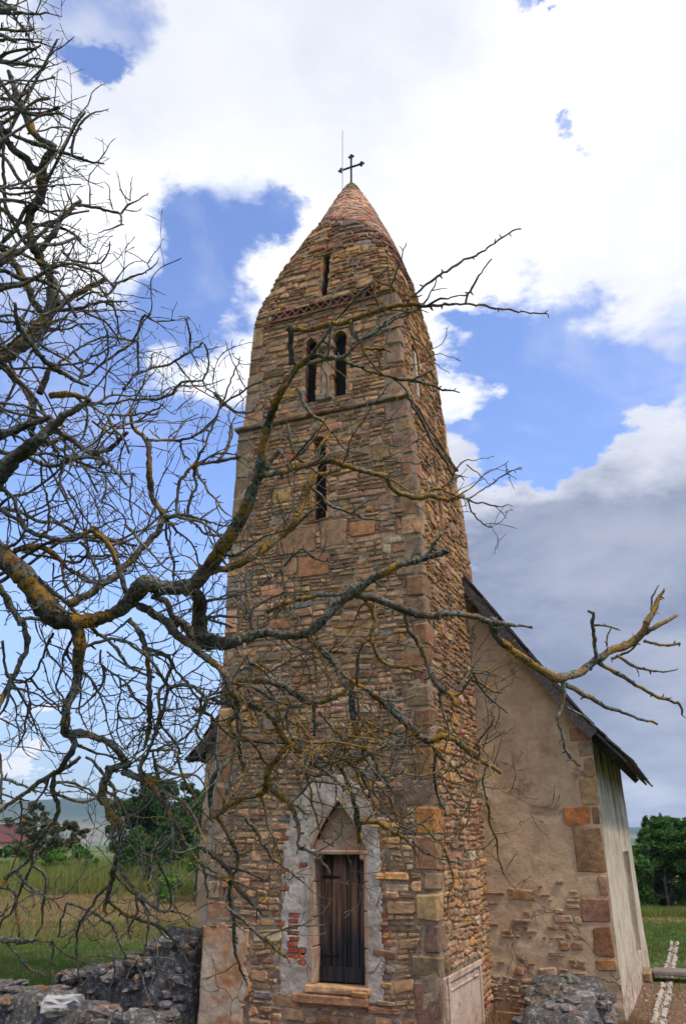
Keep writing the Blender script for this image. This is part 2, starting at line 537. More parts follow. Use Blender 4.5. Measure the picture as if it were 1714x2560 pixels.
def pick(pal):
    t_ = sum(p[1] for p in pal)
    r = R(0, t_)
    for c, w_ in pal:
        r -= w_
        if r <= 0:
            return c
    return pal[0][0]


# ------------------------------------------------------------------ ground, hills, haze
def gz(x, y):
    """ground height"""
    z = 0.05 * noise.noise(Vector((x * .25, y * .25, 3)))
    d = sqrt(x * x + (y * 1.0) ** 2)
    t = min(1, max(0, (9.0 - d) / 4.5))
    z += 0.95 * t * t * (3 - 2 * t)                 # the mound the camera stands on
    if y > 40:
        z += 0.5 * noise.noise(Vector((x * .02, y * .02, 9))) * min(1, (y - 40) / 40)
    # bank on the left with the tall grass
    if x < 2:
        s = min(1, max(0, (y - 27) / 12)) * min(1, (2 - x) / 5)
        z += .45 * s
    return z


mb = MB()
NA = 180
rad = [0.0]
r_ = 0.6
while r_ < 3600:
    rad.append(r_)
    r_ *= 1.055
for i, rr in enumerate(rad):
    for a in range(NA):
        th = 2 * pi * a / NA
        x, y = rr * sin(th), rr * cos(th) + 12
        mb.v.append((x, y, gz(x, y)))
        mb.c.append((1, 1, 1))
for i in range(len(rad) - 1):
    for a in range(NA):
        b_ = (a + 1) % NA
        mb.f.append((i * NA + a, i * NA + b_, (i + 1) * NA + b_, (i + 1) * NA + a)[::-1])
tag(mb.build('ground', M['ground'], smooth=True), kind='structure')


def hills(name, mat, az0, az1, dist, depth, hfun, seed):
    m = MB()
    na, nd = 120, 26
    for j in range(nd + 1):
        for i in range(na + 1):
            a = radians(az0 + (az1 - az0) * i / na)
            d = dist + depth * j / nd
            x, y = d * sin(a), d * cos(a)
            prof = sin(min(1, j / (nd * .75)) * pi / 2)
            z = .86 * hfun(degrees_(a)) * prof * (1 + .10 * noise.noise(Vector((x * .002, y * .002, seed)))) + 6 * fbm((x * .004, y * .004, seed)) * prof - 2
            if i in (0, na):
                z = -2
            m.v.append((x, y, z)); m.c.append((1, 1, 1))
    for j in range(nd):
        for i in range(na):
            q = j * (na + 1) + i
            m.f.append((q, q + 1, q + na + 2, q + na + 1))
    return tag(m.build(name, mat, smooth=True), kind='structure')


def degrees_(a):
    return a * 180 / pi


hills('far_hills', M['hill'], -65, 20, 2100, 1200, lambda a: 118 * exp(-((a + 17) / 15) ** 2) + 80 * exp(-((a + 42) / 14) ** 2) + 45 + 10 * sin(a * .35), 5)
hills('forest_hills', M['hillb'], 5, 75, 2300, 1000, lambda a: 62 + 14 * sin((a - 18) * .11), 8)

hz = MB()
hz.add(*box(-3300, 3300, -3300, 3500, -6, 175))
hzm = bpy.data.materials.new('summer_haze')
hzm.use_nodes = True
hzm.node_tree.nodes.clear()
_pv = hzm.node_tree.nodes.new('ShaderNodeVolumePrincipled')
_pv.inputs['Color'].default_value = (0.62, 0.78, 1.0, 1)
_pv.inputs['Density'].default_value = 0.00017
_ho = hzm.node_tree.nodes.new('ShaderNodeOutputMaterial')
hzm.node_tree.links.new(_pv.outputs[0], _ho.inputs['Volume'])
hz_o = hz.build('haze', hzm, kind='stuff')
tag(hz_o, 'pale blue summer haze veiling the far hills', 'haze')

# ------------------------------------------------------------------ the church
YAW = radians(22.5)
CH = empty('stone_church', (1.359, 12.5, 0), -YAW)
tag(CH, 'old rubble stone church with tapering pointed tower and wooden roofed nave', 'church')
E1 = Vector((cos(YAW), -sin(YAW), 0))
E2 = Vector((sin(YAW), cos(YAW), 0))
CX, CY = -1.9, 1.9                        # tower axis in church coordinates
PROF = [(-.3, 1.9), (2.0, 1.9), (7.4, 1.89), (8.6, 1.86), (10.3, 1.80), (10.36, 1.73), (11.7, 1.68), (12.9, 1.64), (13.1, 1.63), (13.9, 1.50), (14.7, 1.38),
        (15.5, 1.16), (16.2, .90), (16.9, .62), (17.5, .35), (17.9, .15), (18.05, .04)]
NPROF = [(-.3, 60), (13.0, 60), (13.9, 10), (14.7, 5), (15.5, 3.0), (16.3, 2.2), (17, 2), (19, 2)]


def lerp_t(tab, z):
    if z <= tab[0][0]:
        return tab[0][1]
    for (a, b), (c, d) in zip(tab, tab[1:]):
        if z <= c:
            return b + (d - b) * (z - a) / (c - a)
    return tab[-1][1]


def W(z):
    return lerp_t(PROF, z)


AXIS = [(-.3, 0), (6, 0), (9, -.05), (10.4, -.12), (13, -.14), (19, -.13)]
BACK = [(-.3, 1), (8, 1), (10.7, .90), (13, .66), (16, .72), (17.5, 1), (19, 1)]


def tmap(k, a, z, d):
    """face k (0 front, 1 right, 2 back, 3 left), a in -1..1, height, offset out of the wall"""
    w_ = W(z)
    n = lerp_t(NPROF, z)
    x, y = a, -1.0
    if n < 50:
        q = (abs(x) ** n + 1.0) ** (1.0 / n)
        nx, ny = (abs(x) ** (n - 1)) * (1 if x > 0 else -1), -1.0
        x, y = x / q, y / q
    else:
        nx, ny = 0.0, -1.0
    l = sqrt(nx * nx + ny * ny)
    nx, ny = nx / l, ny / l
    sl = 0.0
    if z > 12.9:
        sl = -(W(z + .15) - W(z - .15)) / .3
    q = sqrt(1 + sl * sl)
    X, Y, Z = x * w_ + nx * d / q, y * w_ + ny * d / q, z + d * sl / q
    for _ in range(k):
        X, Y = -Y, X
    if Y > 0:
        Y *= lerp_t(BACK, z)
    return Vector((CX + lerp_t(AXIS, z) + X, CY + Y, Z))


def stone_geo(fmap, u0, u1, v0, v1, proud=.03, N=8, rough=1.0, gap=.012):
    """a rough block filling a cell, mapped by fmap(u, v, d)"""
    cu, cv = (u0 + u1) / 2, (v0 + v1) / 2
    hu, hv = max(.015, (u1 - u0) / 2 - gap), max(.012, (v1 - v0) / 2 - gap)
    m = min(hu, hv)
    e = min(.014, m * .3)
    tx, ty = R(-.05, .05) * rough, R(-.06, .06) * rough
    pts = []
    if N == 8:
        base = [(1, .45), (.72, 1), (-.72, 1), (-1, .45), (-1, -.45), (-.72, -1), (.72, -1), (1, -.45)]
        # chamfer depends on size so that long stones keep square ends
        cc_ = min(m * .38, R(.02, .035))
        cxr = max(.55, 1 - cc_ / hu)
        cyr = max(.45, 1 - cc_ / hv)
        base = [(1, cyr), (cxr, 1), (-cxr, 1), (-1, cyr), (-1, -cyr), (-cxr, -1), (cxr, -1), (1, -cyr)]
    else:
        base = []
        for i in range(N):
            t = 2 * pi * (i + .5) / N
            c_, s_ = cos(t), sin(t)
            q = (abs(c_) ** 5 + abs(s_) ** 5) ** (-.2)
            base.append((c_ * q, s_ * q))
    j = rough * min(m * .34, .032)
    for (a, b) in base:
        pts.append((a * hu + R(-j, j), b * hv + R(-j, j)))
    vs, fs = [], []
    for (sc_, ins, d) in ((1.0, -.004, -.03), (1.0, 0, proud * .45), (1.0, e, proud)):
        for (a, b) in pts:
            l = max(abs(a) / hu, abs(b) / hv)
            a2 = a - (ins * (a / hu)) if hu > ins else a
            b2 = b - (ins * (b / hv)) if hv > ins else b
            dd = d + (R(-.2, .2) * proud * rough if d > 0 else 0) + (tx * a + ty * b if d > 0 else 0)
            vs.append(fmap(cu + a2, cv + b2, dd))
    vs.append(fmap(cu + R(-.2, .2) * hu, cv + R(-.2, .2) * hv, proud * R(.95, 1.12) + .001))
    n = len(pts)
    for r in range(2):
        for i in range(n):
            k = (i + 1) % n
            fs.append((r * n + i, r * n + k, (r + 1) * n + k, (r + 1) * n + i))
    for i in range(n):
        fs.append((2 * n + i, 2 * n + (i + 1) % n, 3 * n))
    return vs, fs


def split_cells(u0, u1, v0, v1, out, small=.055):
    w_, h = u1 - u0, v1 - v0
    if h > .24 or (h > .17 and random.random() < .62) or (h > .12 and random.random() < .22 and w_ > .16):
        k = R(.33, .67)
        split_cells(u0, u1, v0, v0 + h * k, out)
        split_cells(u0, u1, v0 + h * k, v1, out)
        return
    if w_ > h * R(2.0, 4.6) or w_ > .58:
        k = R(.30, .70)
        split_cells(u0, u0 + w_ * k, v0, v1, out)
        split_cells(u0 + w_ * k, u1, v0, v1, out)
        return
    out.append((u0, u1, v0, v1))


def cut(cells, rects):
    """subtract rectangles from cells; slivers are dropped"""
    for (a, b, c, d) in rects:
        nxt = []
        for (u0, u1, v0, v1) in cells:
            if u1 <= a or u0 >= b or v1 <= c or v0 >= d:
                nxt.append((u0, u1, v0, v1))
                continue
            if c - v0 > .03:
                nxt.append((u0, u1, v0, c))
            if v1 - d > .03:
                nxt.append((u0, u1, d, v1))
            m0, m1 = max(v0, c), min(v1, d)
            if m1 - m0 > .03:
                if a - u0 > .035:
                    nxt.append((u0, a, m0, m1))
                if u1 - b > .035:
                    nxt.append((b, u1, m0, m1))
        cells = nxt
    return cells


def pack(u0f, u1f, z0, z1, blocked, hmin=.15, hmax=.30, seed=0):
    """irregular courses: returns cells (u0,u1,v0,v1)"""
    cells = []
    z = z0
    rects, funs = [], []
    for b in blocked:
        if callable(b):
            funs.append(b)
        else:
            rects.extend(b)
    while z < z1 - .05:
        h = min(R(hmin, hmax), z1 - z)
        if z1 - z - h < .08:
            h = z1 - z
        zc = z + h / 2
        x, b = u0f(zc), u1f(zc)
        while x < b - .01:
            bw = R(.30, 1.0)
            if b - x - bw < .15:
                bw = b - x
            bw = min(bw, b - x)
            split_cells(x, x + bw, z, z + h, cells)
            x += bw
        z += h
    cells = cut(cells, rects)
    out = []
    for c in cells:
        for f in funs:
            r = f(c[2], c[3])
            if r:
                if r[0] < (c[0] + c[1]) / 2 < r[1]:
                    break
        else:
            out.append(c)
    return out


def rect_block(a, b, c, d):
    return [(a, b, c, d)]


PAL_F = [(TAN, 6), (OCHRE, 1.2), (BROWN, 3.4), (GB, 2.6), (GREY, .35), (PINK, 2.0), (PALE, .5), (BRICK, .25)]
PAL_UP = [(TAN, 5), (OCHRE, 2.6), (BROWN, 4.0), (GB, 2.8), (GREY, .8), (PINK, .8), (BRICK, .15)]
PAL_R = [(TAN, 6), (OCHRE, 1.6), (BROWN, 2.0), (PINK, 3), (PALE, 1.0), (BRICK, .35), (GB, 1.4)]
PAL_DK = [((.20, .10, .07), 4), ((.26, .13, .08), 3), (BROWN, 2), (GREY, 1)]

cands = []           # (score, verts, faces, tint, smooth)


def cam_pos(p):
    return CH_M @ p


CH_M = Matrix.Translation((1.359, 12.5, 0)) @ Matrix.Rotation(-YAW, 4, 'Z')
EYEV = Vector((0, 0, EYE))
stuff_m = MB()

# --- explicit big blocks and quoins on the front and right faces
quoins = MB()
qlist = []


def quoin_run(kx, ky, zs, z_end):
    """corner blocks; kx, ky are the signs of the corner; returns list of (z0,z1,fw,sw)"""
    z = zs
    res = []
    alt = random.random() < .5
    while z < z_end - .1:
        h = R(.26, .52)
        if z_end - z - h < .2:
            h = z_end - z
        lw = R(.36, .50) if alt else R(.24, .34)
        sw = R(.22, .30) if alt else R(.32, .46)
        alt = not alt
        res.append((z, z + h, lw, sw))
        z += h
    return res


tower = None
Q = {}
zr = .86
Q['fr'] = [(-.1, .85, .42, .12)] + quoin_run(1, -1, .86, 10.28) + quoin_run(1, -1, 10.46, 12.95)
Q['fl'] = quoin_run(-1, -1, 1.42, 10.28) + quoin_run(-1, -1, 10.46, 12.95)
Q['br'] = quoin_run(1, 1, 6.5, 10.28) + quoin_run(1, 1, 10.46, 12.95)
Q['bl'] = quoin_run(-1, 1, 1.0, 10.28) + quoin_run(-1, 1, 10.46, 12.95)
quoin_meshes = []
for key, lst in Q.items():
    sx = 1 if key[1] == 'r' else -1
    sy = -1 if key[0] == 'f' else 1
    for (z0, z1, fw, sw) in lst:
        zc = (z0 + z1) / 2
        w0 = W(zc)
        pr = R(.018, .035)
        g = .008
        x1 = w0 + pr
        cx_ = sx * (x1 - fw / 2)
        cy_ = sy * (x1 - sw / 2)
        vs, fs = cbox((CX + cx_, CY + cy_, zc), (fw / 2 - g, sw / 2 - g, (z1 - z0) / 2 - g), .03, .02)
        # lean with the batter
        for i, v in enumerate(vs):
            k = (W(v.z) - w0)
            v.x += sx * k + lerp_t(AXIS, v.z)
            v.y += sy * k
            if sy > 0:
                v.y = CY + (v.y - CY) * lerp_t(BACK, v.z)
        if key == 'fr':
            c = vary(pick([(BROWN, 3.5), ((.29, .19, .12), 4), (TAN, 1.2)]), .15)
        elif key == 'fl':
            c = vary(pick([((.29, .21, .14), 5), (TAN, 2), (BROWN, 1.5), (GREY, .6)]), .15)
        else:
            c = vary(pick([(TAN, 3), (BROWN, 2), (OCHRE, 1)]), .2)
        if z0 > 2.30 and z0 < 2.75 and key == 'fr':
            c = (.46, .20, .06)
        quoin_meshes.append((vs, fs, c))


def qblock(key, side, sgn):
    """rectangles taken by the quoins on a face; sgn=+1 at the a=+1 end"""
    out = []
    for (a, b, fw, sw) in Q[key]:
        m = (fw, sw)[side]
        w0 = W((a + b) / 2) + .03
        out.append((w0 - m, w0 + 1, a, b) if sgn > 0 else (-w0 - 1, -w0 + m, a, b))
    return out


# front face in coordinates u = x' - CX
def U(x):
    return x - CX


DOOR = (U(-2.14), U(-1.02), .66, 3.38)
OPEN_F = [(U(-2.14), U(-1.02), .66, 3.38, .55),                    # door niche
          (U(-2.06), U(-1.74), 8.08, 9.84, .7),                     # narrow slit
          (U(-2.42) + .13, U(-2.11) + .13, 10.72, 12.30, .7),                   # twin belfry window, left light
          (U(-1.76) + .09, U(-1.44) + .11, 10.72, 12.30, .7),                   # right light
          (U(-2.02), U(-1.80), 13.38, 14.62, .5)]                   # slit in the spire
BAND = (-1.18, 1.12, 12.98, 13.16)
explicit_front = [(U(-2.75), U(-1.98), 7.46, 8.03, (.38, .23, .125)), (U(-1.89), U(-1.37), 7.44, 8.03, (.39, .24, .13)), (U(-1.33), U(-.82), 7.62, 7.92, (.46, .24, .10)),
                  (U(-2.66), U(-2.34), 7.05, 7.40, (.38, .21, .11)), (U(-2.32), U(-1.72), 6.98, 7.40, (.40, .20, .10)),
                  (U(-2.4), U(-2.05), 6.42, 6.66, (.22, .20, .19)), (U(-1.72), U(-1.58), 6.38, 6.68, (.23, .21, .20)),
                  (U(-2.9), U(-2.5), 8.55, 8.86, (.42, .26, .10)), (U(-.85), U(-.5), 9.05, 9.4, (.40, .26, .12)), (U(-3.0), U(-2.62), 5.0, 5.5, (.42, .33, .24)), (U(-2.95), U(-2.5), 4.35, 4.66, (.3, .24, .17)),
                  (U(-.86), U(-.46), 3.0, 3.34, (.15, .10, .075))]
blk_f = [qblock('fr', 0, 1), qblock('fl', 0, -1)]
for (a, b, c, d, _) in OPEN_F[1:]:
    blk_f.append(rect_block(a - .01, b + .01, c, d))
blk_f.append(rect_block(U(-2.06), U(-1.6), 10.66, 12.30))


def surround_half(z):
    """half width of the plastered door surround at a height, about x'=-1.66"""
    if z < .52 or z > 3.62:
        return 0
    if z < 2.55:
        return .82
    return .82 * sqrt(max(0, 1 - ((z - 2.55) / 1.07) ** 1.7))


def surround_block(z0, z1):
    h = surround_half((z0 + z1) / 2)
    if h <= .05:
        return None
    return (U(-1.66) - h, U(-1.66) + h)


blk_f.append(surround_block)
blk_f.append(rect_block(U(-3.9), U(-3.0), -.4, 1.38))
blk_f.append(rect_block(-3, 3, 10.30, 10.44))
blk_f.append(rect_block(BAND[0], BAND[1], BAND[2] - .04, BAND[3] + .04))
for e in explicit_front:
    blk_f.append(rect_block(e[0], e[1], e[2], e[3]))
SH_R = [(-1.02, -.42, 10.95, 12.2, .6), (-.58, -.22, 8.1, 9.7, .6)]    # openings on the right face
blk_r = [qblock('fr', 1, -1), qblock('br', 1, 1), rect_block(-1.78, .35, -.4, .92), rect_block(-3, 3, 10.30, 10.44)] + [rect_block(a - .01, b + .01, c, d) for (a, b, c, d, _) in SH_R]
blk_b = [qblock('br', 0, -1), qblock('bl', 0, 1), rect_block(-3, 3, 10.30, 10.44)]
blk_l = [qblock('bl', 1, -1), qblock('fl', 1, 1), rect_block(-3, 3, 10.30, 10.44)]


def add_face(k, cells, pal, vis, ridge=1.0, proud=(.010, .040)):
    for (u0, u1, v0, v1) in cells:
        zc, uc = (v0 + v1) / 2, (u0 + u1) / 2
        wv = W(zc)
        def fm(u, v, d, k=k, zc=zc, wv=wv):
            dv = (.05 * noise.noise(Vector((u * 1.3, v * .9, k * 7.1))) + .018 * noise.noise(Vector((u * 4.5, v * 2.5, k * 3.1)))) * min(1, max(.15, (wv - abs(u)) / .6)) if zc < 12.8 else .02 * noise.noise(Vector((u * 1.3, v * .9, k * 7.1)))
            return tmap(k, max(-1.0, min(1.0, u / wv)), v + dv, d)
        p_ = pal(uc, zc) if callable(pal) else pal
        col = vary(pick(p_), .28)
        big = (u1 - u0) * (v1 - v0)
        hh = v1 - v0
        vs, fs = stone_geo(fm, u0, u1, v0, v1, R(*proud) * (1.2 if big > .08 else 1.0) * ridge, 8, 1.0 if hh > .08 else .8, R(.008, .022))
        score = 0
        if vis:
            c = CH_M @ vs[-1]
            d = (c - EYEV).length
            fore = 1.0 if k == 0 else .35
            score = big * fore / (d * d)
        cands.append((score, vs, fs, col))


add_face(0, pack(lambda z: -W(z) - .0, lambda z: W(z), -.25, 10.30, blk_f, .20, .36), PAL_F, True)
add_face(0, pack(lambda z: -W(z), lambda z: W(z), 10.44, 13.0, blk_f, .17, .30), PAL_UP, True)
add_face(1, pack(lambda z: -W(z), lambda z: W(z), -.25, 10.30, blk_r, .17, .32), PAL_R, True, 1.45)
add_face(1, pack(lambda z: -W(z), lambda z: W(z), 10.44, 13.0, blk_r, .15, .28), PAL_R, True, 1.45)
add_face(3, pack(lambda z: -W(z), lambda z: W(z), -.2, 10.30, blk_l, .18, .34), PAL_F, False)
add_face(3, pack(lambda z: -W(z), lambda z: W(z), 10.44, 13.0, blk_l, .16, .3), PAL_UP, False)
add_face(2, pack(lambda z: -W(z), lambda z: W(z), 6.5, 10.30, blk_b, .2, .34), PAL_F, False)
add_face(2, pack(lambda z: -W(z), lambda z: W(z), 10.44, 13.0, blk_b, .2, .3), PAL_F, False)
# the curved spire, up to the brick cap


def brick_line(k, a):
    """height where the brick cap starts, by direction round the spire"""
    s = k + a * .5
    return 15.62 - .85 * cos((s - 1.25) * pi / 2)


for k in range(4):
    bl = [rect_block(U(-2.02) - .01, U(-1.80) + .01, 13.38, 14.62), rect_block(BAND[0], BAND[1], BAND[2] - .04, BAND[3] + .04)] if k == 0 else []
    cs = pack(lambda z: -W(z), lambda z: W(z), 13.0, 16.7, bl, .15, .28)
    cs = [c for c in cs if (c[2] + c[3]) / 2 < brick_line(k, (c[0] + c[1]) / 2 / W((c[2] + c[3]) / 2)) - .05]

    def palf(u, z, k=k):
        a = u / W(z)
        if (k == 0 and a > -.1 or k == 1) and z > brick_line(k, a) - .95 + .25 * noise.noise(Vector((u * 2, z * 2, 0))):
            return PAL_DK
        return PAL_UP
    add_face(k, cs, palf, k in (0, 1), 1.5)

# explicit blocks
for (a, b, c, d, col) in explicit_front:
    def fm(u, v, dd):
        return tmap(0, u / W((c + d) / 2), v, dd)
    vs, fs = stone_geo(fm, a, b, c, d, R(.025, .035), 8, .4, .012)
    cands.append((1.0, vs, fs, vary(col, .08)))

# --- tower wall core (mortar bed) with real openings
core = MB()


def face_grid(k, opens, z_lo, z_hi, nu=44, dz=.1):
    us = set(round(-1 + 2 * i / nu, 4) for i in range(nu + 1))
    zs = set()
    z = z_lo
    while z < z_hi:
        zs.add(round(z, 3)); z += dz
    zs.add(z_hi)
    zs.update((10.3, 10.36))
    for (a, b, c, d, dep) in opens:
        wz = W((c + d) / 2)
        us.update((round(a / wz, 4), round(b / wz, 4)))
        zs.update((c, d))
    us, zs = sorted(us), sorted(zs)
    idx = {}
    for j, z in enumerate(zs):
        for i, u in enumerate(us):
            d = (.004 + .016 * fbm((u * 5, z * 3, k)) + .006 * noise.noise(Vector((u * 19, z * 11, k)))) if -.97 < u < .97 and (k, z) != (0, 0) else 0
            idx[(i, j)] = len(core.v)
            core.v.append(tmap(k, u, z, d)); core.c.append((1, 1, 1))
    for j in range(len(zs) - 1):
        for i in range(len(us) - 1):
            uc, zc = (us[i] + us[i + 1]) / 2, (zs[j] + zs[j + 1]) / 2
            if any(a / W((c + d) / 2) < uc < b / W((c + d) / 2) and c < zc < d for (a, b, c, d, _) in opens):
                continue
            core.f.append((idx[(i, j)], idx[(i + 1, j)], idx[(i + 1, j + 1)], idx[(i, j + 1)]))
    for (a, b, c, d, dep) in opens:
        wz = W((c + d) / 2)
        for (p, q) in (((a, c), (a, d)), ((a, d), (b, d)), ((b, d), (b, c)), ((b, c), (a, c))):
            P = [tmap(k, p[0] / wz, p[1], 0), tmap(k, q[0] / wz, q[1], 0)]
            inn = tmap(k, 0, (c + d) / 2, -1) - tmap(k, 0, (c + d) / 2, 0)
            inn.z = 0
            inn = inn.normalized() * dep
            core.add([P[0], P[1], P[1] + inn, P[0] + inn], [(0, 1, 2, 3)])


face_grid(0, OPEN_F, -.3, 18.05)
face_grid(1, SH_R, -.3, 18.05)
face_grid(2, [], -.3, 18.05)
face_grid(3, [], -.3, 18.05)
tower = core.build('tower_wall', M['mortar'], CH)
tower['label'] = 'tapering square tower with curved spire'

cands.sort(key=lambda c: -c[0])
for i, (s_, vs, fs, col) in enumerate(cands):
    if i < 300:
        m = MB(); m.add(vs, fs, col)
        m.build('wall_stone', M['stone'], tower, centre=True)
    else:
        stuff_m.add(vs, fs, col)
o = stuff_m.build('rubble_masonry', M['stone'], tower, kind='stuff')
for vs, fs, c in quoin_meshes:
    m = MB(); m.add(vs, fs, c)
    m.build('quoin_stone', M['stone'], tower, centre=True)

# string course at 10.36 (slabs) and cornice hints at the eaves
for k in range(4):
    a = -1.88
    while a < 1.86:
        l = min(R(.35, .7), 1.88 - a)
        w0 = 1.80
        m = MB()
        vs, fs = cbox((a + l / 2, -w0 - .0, 10.375), (l / 2 - .002, .055 + R(0, .02), .036), .018, .014)
        out = []
        for v in vs:
            X, Y = v.x, v.y
            for _ in range(k):
                X, Y = -Y, X
            if Y > 0:
                Y *= lerp_t(BACK, v.z)
            out.append(Vector((CX + X + lerp_t(AXIS, v.z), CY + Y, v.z)))
        m.add(out, fs, vary(pick([(GREY, 2), (BROWN, 2), (GB, 3)]), .2))
        m.build('string_course_slab', M['stone'], tower, centre=True)
        a += l

# zigzag brick band under the spire
zg = MB()
zb = empty('zigzag_band', (0, 0, 0)); zb.parent = CH
nzz = 24
for i in range(nzz):
    ua = BAND[0] + (BAND[1] - BAND[0]) * (i + .5) / nzz
    up = i % 2 == 0
    hw = (BAND[1] - BAND[0]) / nzz / 2
    p0 = tmap(0, (ua - hw) / 1.63, BAND[2] + .015 if up else BAND[3] - .015, .02)
    p1 = tmap(0, (ua + hw) / 1.63, BAND[3] - .015 if up else BAND[2] + .015, .02)
    d = (p1 - p0)
    rot = Matrix.Rotation(atan2(d.z, d.x), 3, 'Y')
    rot = Matrix.Rotation(-atan2(d.z, d.x), 3, 'Y')
    m = MB()
    vs, fs = cbox((p0 + p1) / 2, (d.length / 2 + .004, .045, .012), .004, .002, rot)
    m.add(vs, fs, vary(pick([((.26, .10, .065), 3), ((.24, .12, .08), 2)]), .2))
    m.build('zigzag_brick', M['stone'], zb, centre=True)
for (z0, z1) in ((BAND[2] - .05, BAND[2] - .002), (BAND[3] + .002, BAND[3] + .05)):
    a = BAND[0] - .05
    while a < BAND[1]:
        l = R(.2, .34)
        m = MB()
        vs, fs = cbox(tmap(0, (a + l / 2) / 1.63, (z0 + z1) / 2, .0), (l / 2 - .006, .065, (z1 - z0) / 2), .006, .004)
        m.add(vs, fs, vary(pick([((.27, .10, .06), 3), ((.24, .13, .09), 3), (TAN, 1)]), .2))
        m.build('band_brick', M['stone'], zb, centre=True)
        a += l
# near-black panel behind the zigzag; the recess shade is painted in its tint
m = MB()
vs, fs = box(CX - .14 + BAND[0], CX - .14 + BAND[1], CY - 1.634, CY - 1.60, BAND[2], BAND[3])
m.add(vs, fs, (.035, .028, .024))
m.build('band_shade_panel', M['stone'], zb)

# brick cap
bricks = []
z = 14.7
row = 0
while z < 17.98:
    hb = .058
    r0 = W(z + hb / 2)
    for k in range(4):
        per = 2 * r0 * (.82 if z > 16 else .9)
        n = max(2, int(round(per / .21)))
        off = (.5 if row % 2 else 0)
        for i in range(-1, n + 1):
            a0 = -1 + 2 * (i + off + .0) / n
            a1 = -1 + 2 * (i + off + 1) / n
            a0, a1 = max(-1, a0), min(1, a1)
            if a1 - a0 < .25 / n * 2:
                continue
            if z < brick_line(k, (a0 + a1) / 2) + .05 * noise.noise(Vector((a0 * 3, k, 1))):
                continue
            g = .006 / max(.1, r0)
            pr = R(.008, .030)
            vs = [tmap(k, a0 + g, z + .004, -.02), tmap(k, a1 - g, z + .004, -.02), tmap(k, a1 - g, z + hb - .004, -.02), tmap(k, a0 + g, z + hb - .004, -.02),
                  tmap(k, a0 + g, z + .004, pr), tmap(k, a1 - g, z + .004, pr + R(-.006, .006)), tmap(k, a1 - g, z + hb - .004, pr), tmap(k, a0 + g, z + hb - .004, pr + R(-.006, .006))]
            fs = [(4, 5, 6, 7), (0, 1, 5, 4), (1, 2, 6, 5), (2, 3, 7, 6), (3, 0, 4, 7)]
            if z > 17.5:
                c = vary(pick([((.24, .20, .09), 3), ((.30, .15, .07), 2)]), .2)
            elif z < brick_line(k, (a0 + a1) / 2) + .12:
                c = vary((.22, .10, .07), .2)
            else:
                c = vary(pick([((.56, .30, .20), 4), ((.62, .38, .27), 4), ((.44, .18, .11), 1.6), ((.52, .38, .28), 2)]), .14)
            sc_ = 0
            if k in (0, 1) and (tmap(k, (a0 + a1) / 2, z, .1) - tmap(k, (a0 + a1) / 2, z, 0)).dot(Vector((-.1, -.8, -.2))) > 0:
                sc_ = (a1 - a0) * r0
            bricks.append((sc_, vs, fs, c))
    z += hb
    row += 1
bricks.sort(key=lambda b: -b[0])
cap = empty('brick_cap', (0, 0, 0)); cap.parent = CH
rest = MB()
for i, (s_, vs, fs, c) in enumerate(bricks):
    if i < 300:
        m = MB(); m.add(vs, fs, c); m.build('brick', M['stone'], cap, centre=True)
    else:
        rest.add(vs, fs, c)
rest.build('cap_brickwork', M['stone'], cap, kind='stuff')


# --- windows of the tower: reveals lined with stones, arched heads, the belfry column
def arch_head(parent, k, a, b, z_sp, z_top, col, dep=.3, pointed=False, d0=.03):
    """masonry that turns a square opening into an arched one"""
    m = MB()
    n = 8
    wz = W(z_top)
    cu, hw = (a + b) / 2, (b - a) / 2
    for side in (-1, 1):
        pts = [(cu + side * hw, z_sp)]
        for i in range(1, n + 1):
            t = i / n * pi / 2
            if pointed:
                x = hw * (1 - (i / n) ** 1.5)
                zz = z_sp + (z_top - z_sp) * (i / n) ** .8
            else:
                x = hw * cos(t)
                zz = z_sp + (z_top - z_sp) * sin(t)
            pts.append((cu + side * x, zz))
        top = z_top + .02
        for (p, q) in zip(pts, pts[1:]):
            P = [tmap(k, x / wz, z, d) for d in (d0, -dep) for (x, z) in ((p[0], p[1]), (q[0], q[1]), (q[0], top), (p[0], top))]
            m.add(P, [(0, 1, 2, 3), (4, 7, 6, 5), (0, 4, 5, 1), (1, 5, 6, 2), (2, 6, 7, 3), (3, 7, 4, 0)], col)
    return m.build('arch_head', M['stone'], parent)


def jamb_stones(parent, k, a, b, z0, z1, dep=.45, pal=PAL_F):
    # added near-black panel just inside the opening, standing in for its shaded interior
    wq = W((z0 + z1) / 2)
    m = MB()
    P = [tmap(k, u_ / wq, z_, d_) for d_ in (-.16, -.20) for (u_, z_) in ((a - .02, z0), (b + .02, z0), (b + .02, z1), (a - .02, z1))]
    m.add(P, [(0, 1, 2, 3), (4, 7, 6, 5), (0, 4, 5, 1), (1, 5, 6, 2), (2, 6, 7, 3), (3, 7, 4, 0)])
    m.build('opening_shade_panel', M['openshade'], parent)
    wz = W((z0 + z1) / 2)
    for (u, s_) in ((a, -1), (b, 1)):
        z = z0
        while z < z1 - .03:
            h = min(R(.08, .2), z1 - z)
            pr = R(.01, .035)
            g = .006
            P = []
            for (uu, d) in ((u + s_ * .05, -dep), (u - s_ * pr, -dep), (u - s_ * pr, .02 + R(0, .02)), (u + s_ * .05, .02)):
                for zz in (z + g, z + h - g):
                    P.append(tmap(k, uu / wz, zz, d))
            fs = [(0, 2, 3, 1), (2, 4, 5, 3), (4, 6, 7, 5), (6, 0, 1, 7), (0, 6, 4, 2), (1, 3, 5, 7)]
            m = MB(); m.add(P, fs, vary(pick(pal), .2))
            m.build('jamb_stone', M['stone'], parent, centre=True)
            z += h


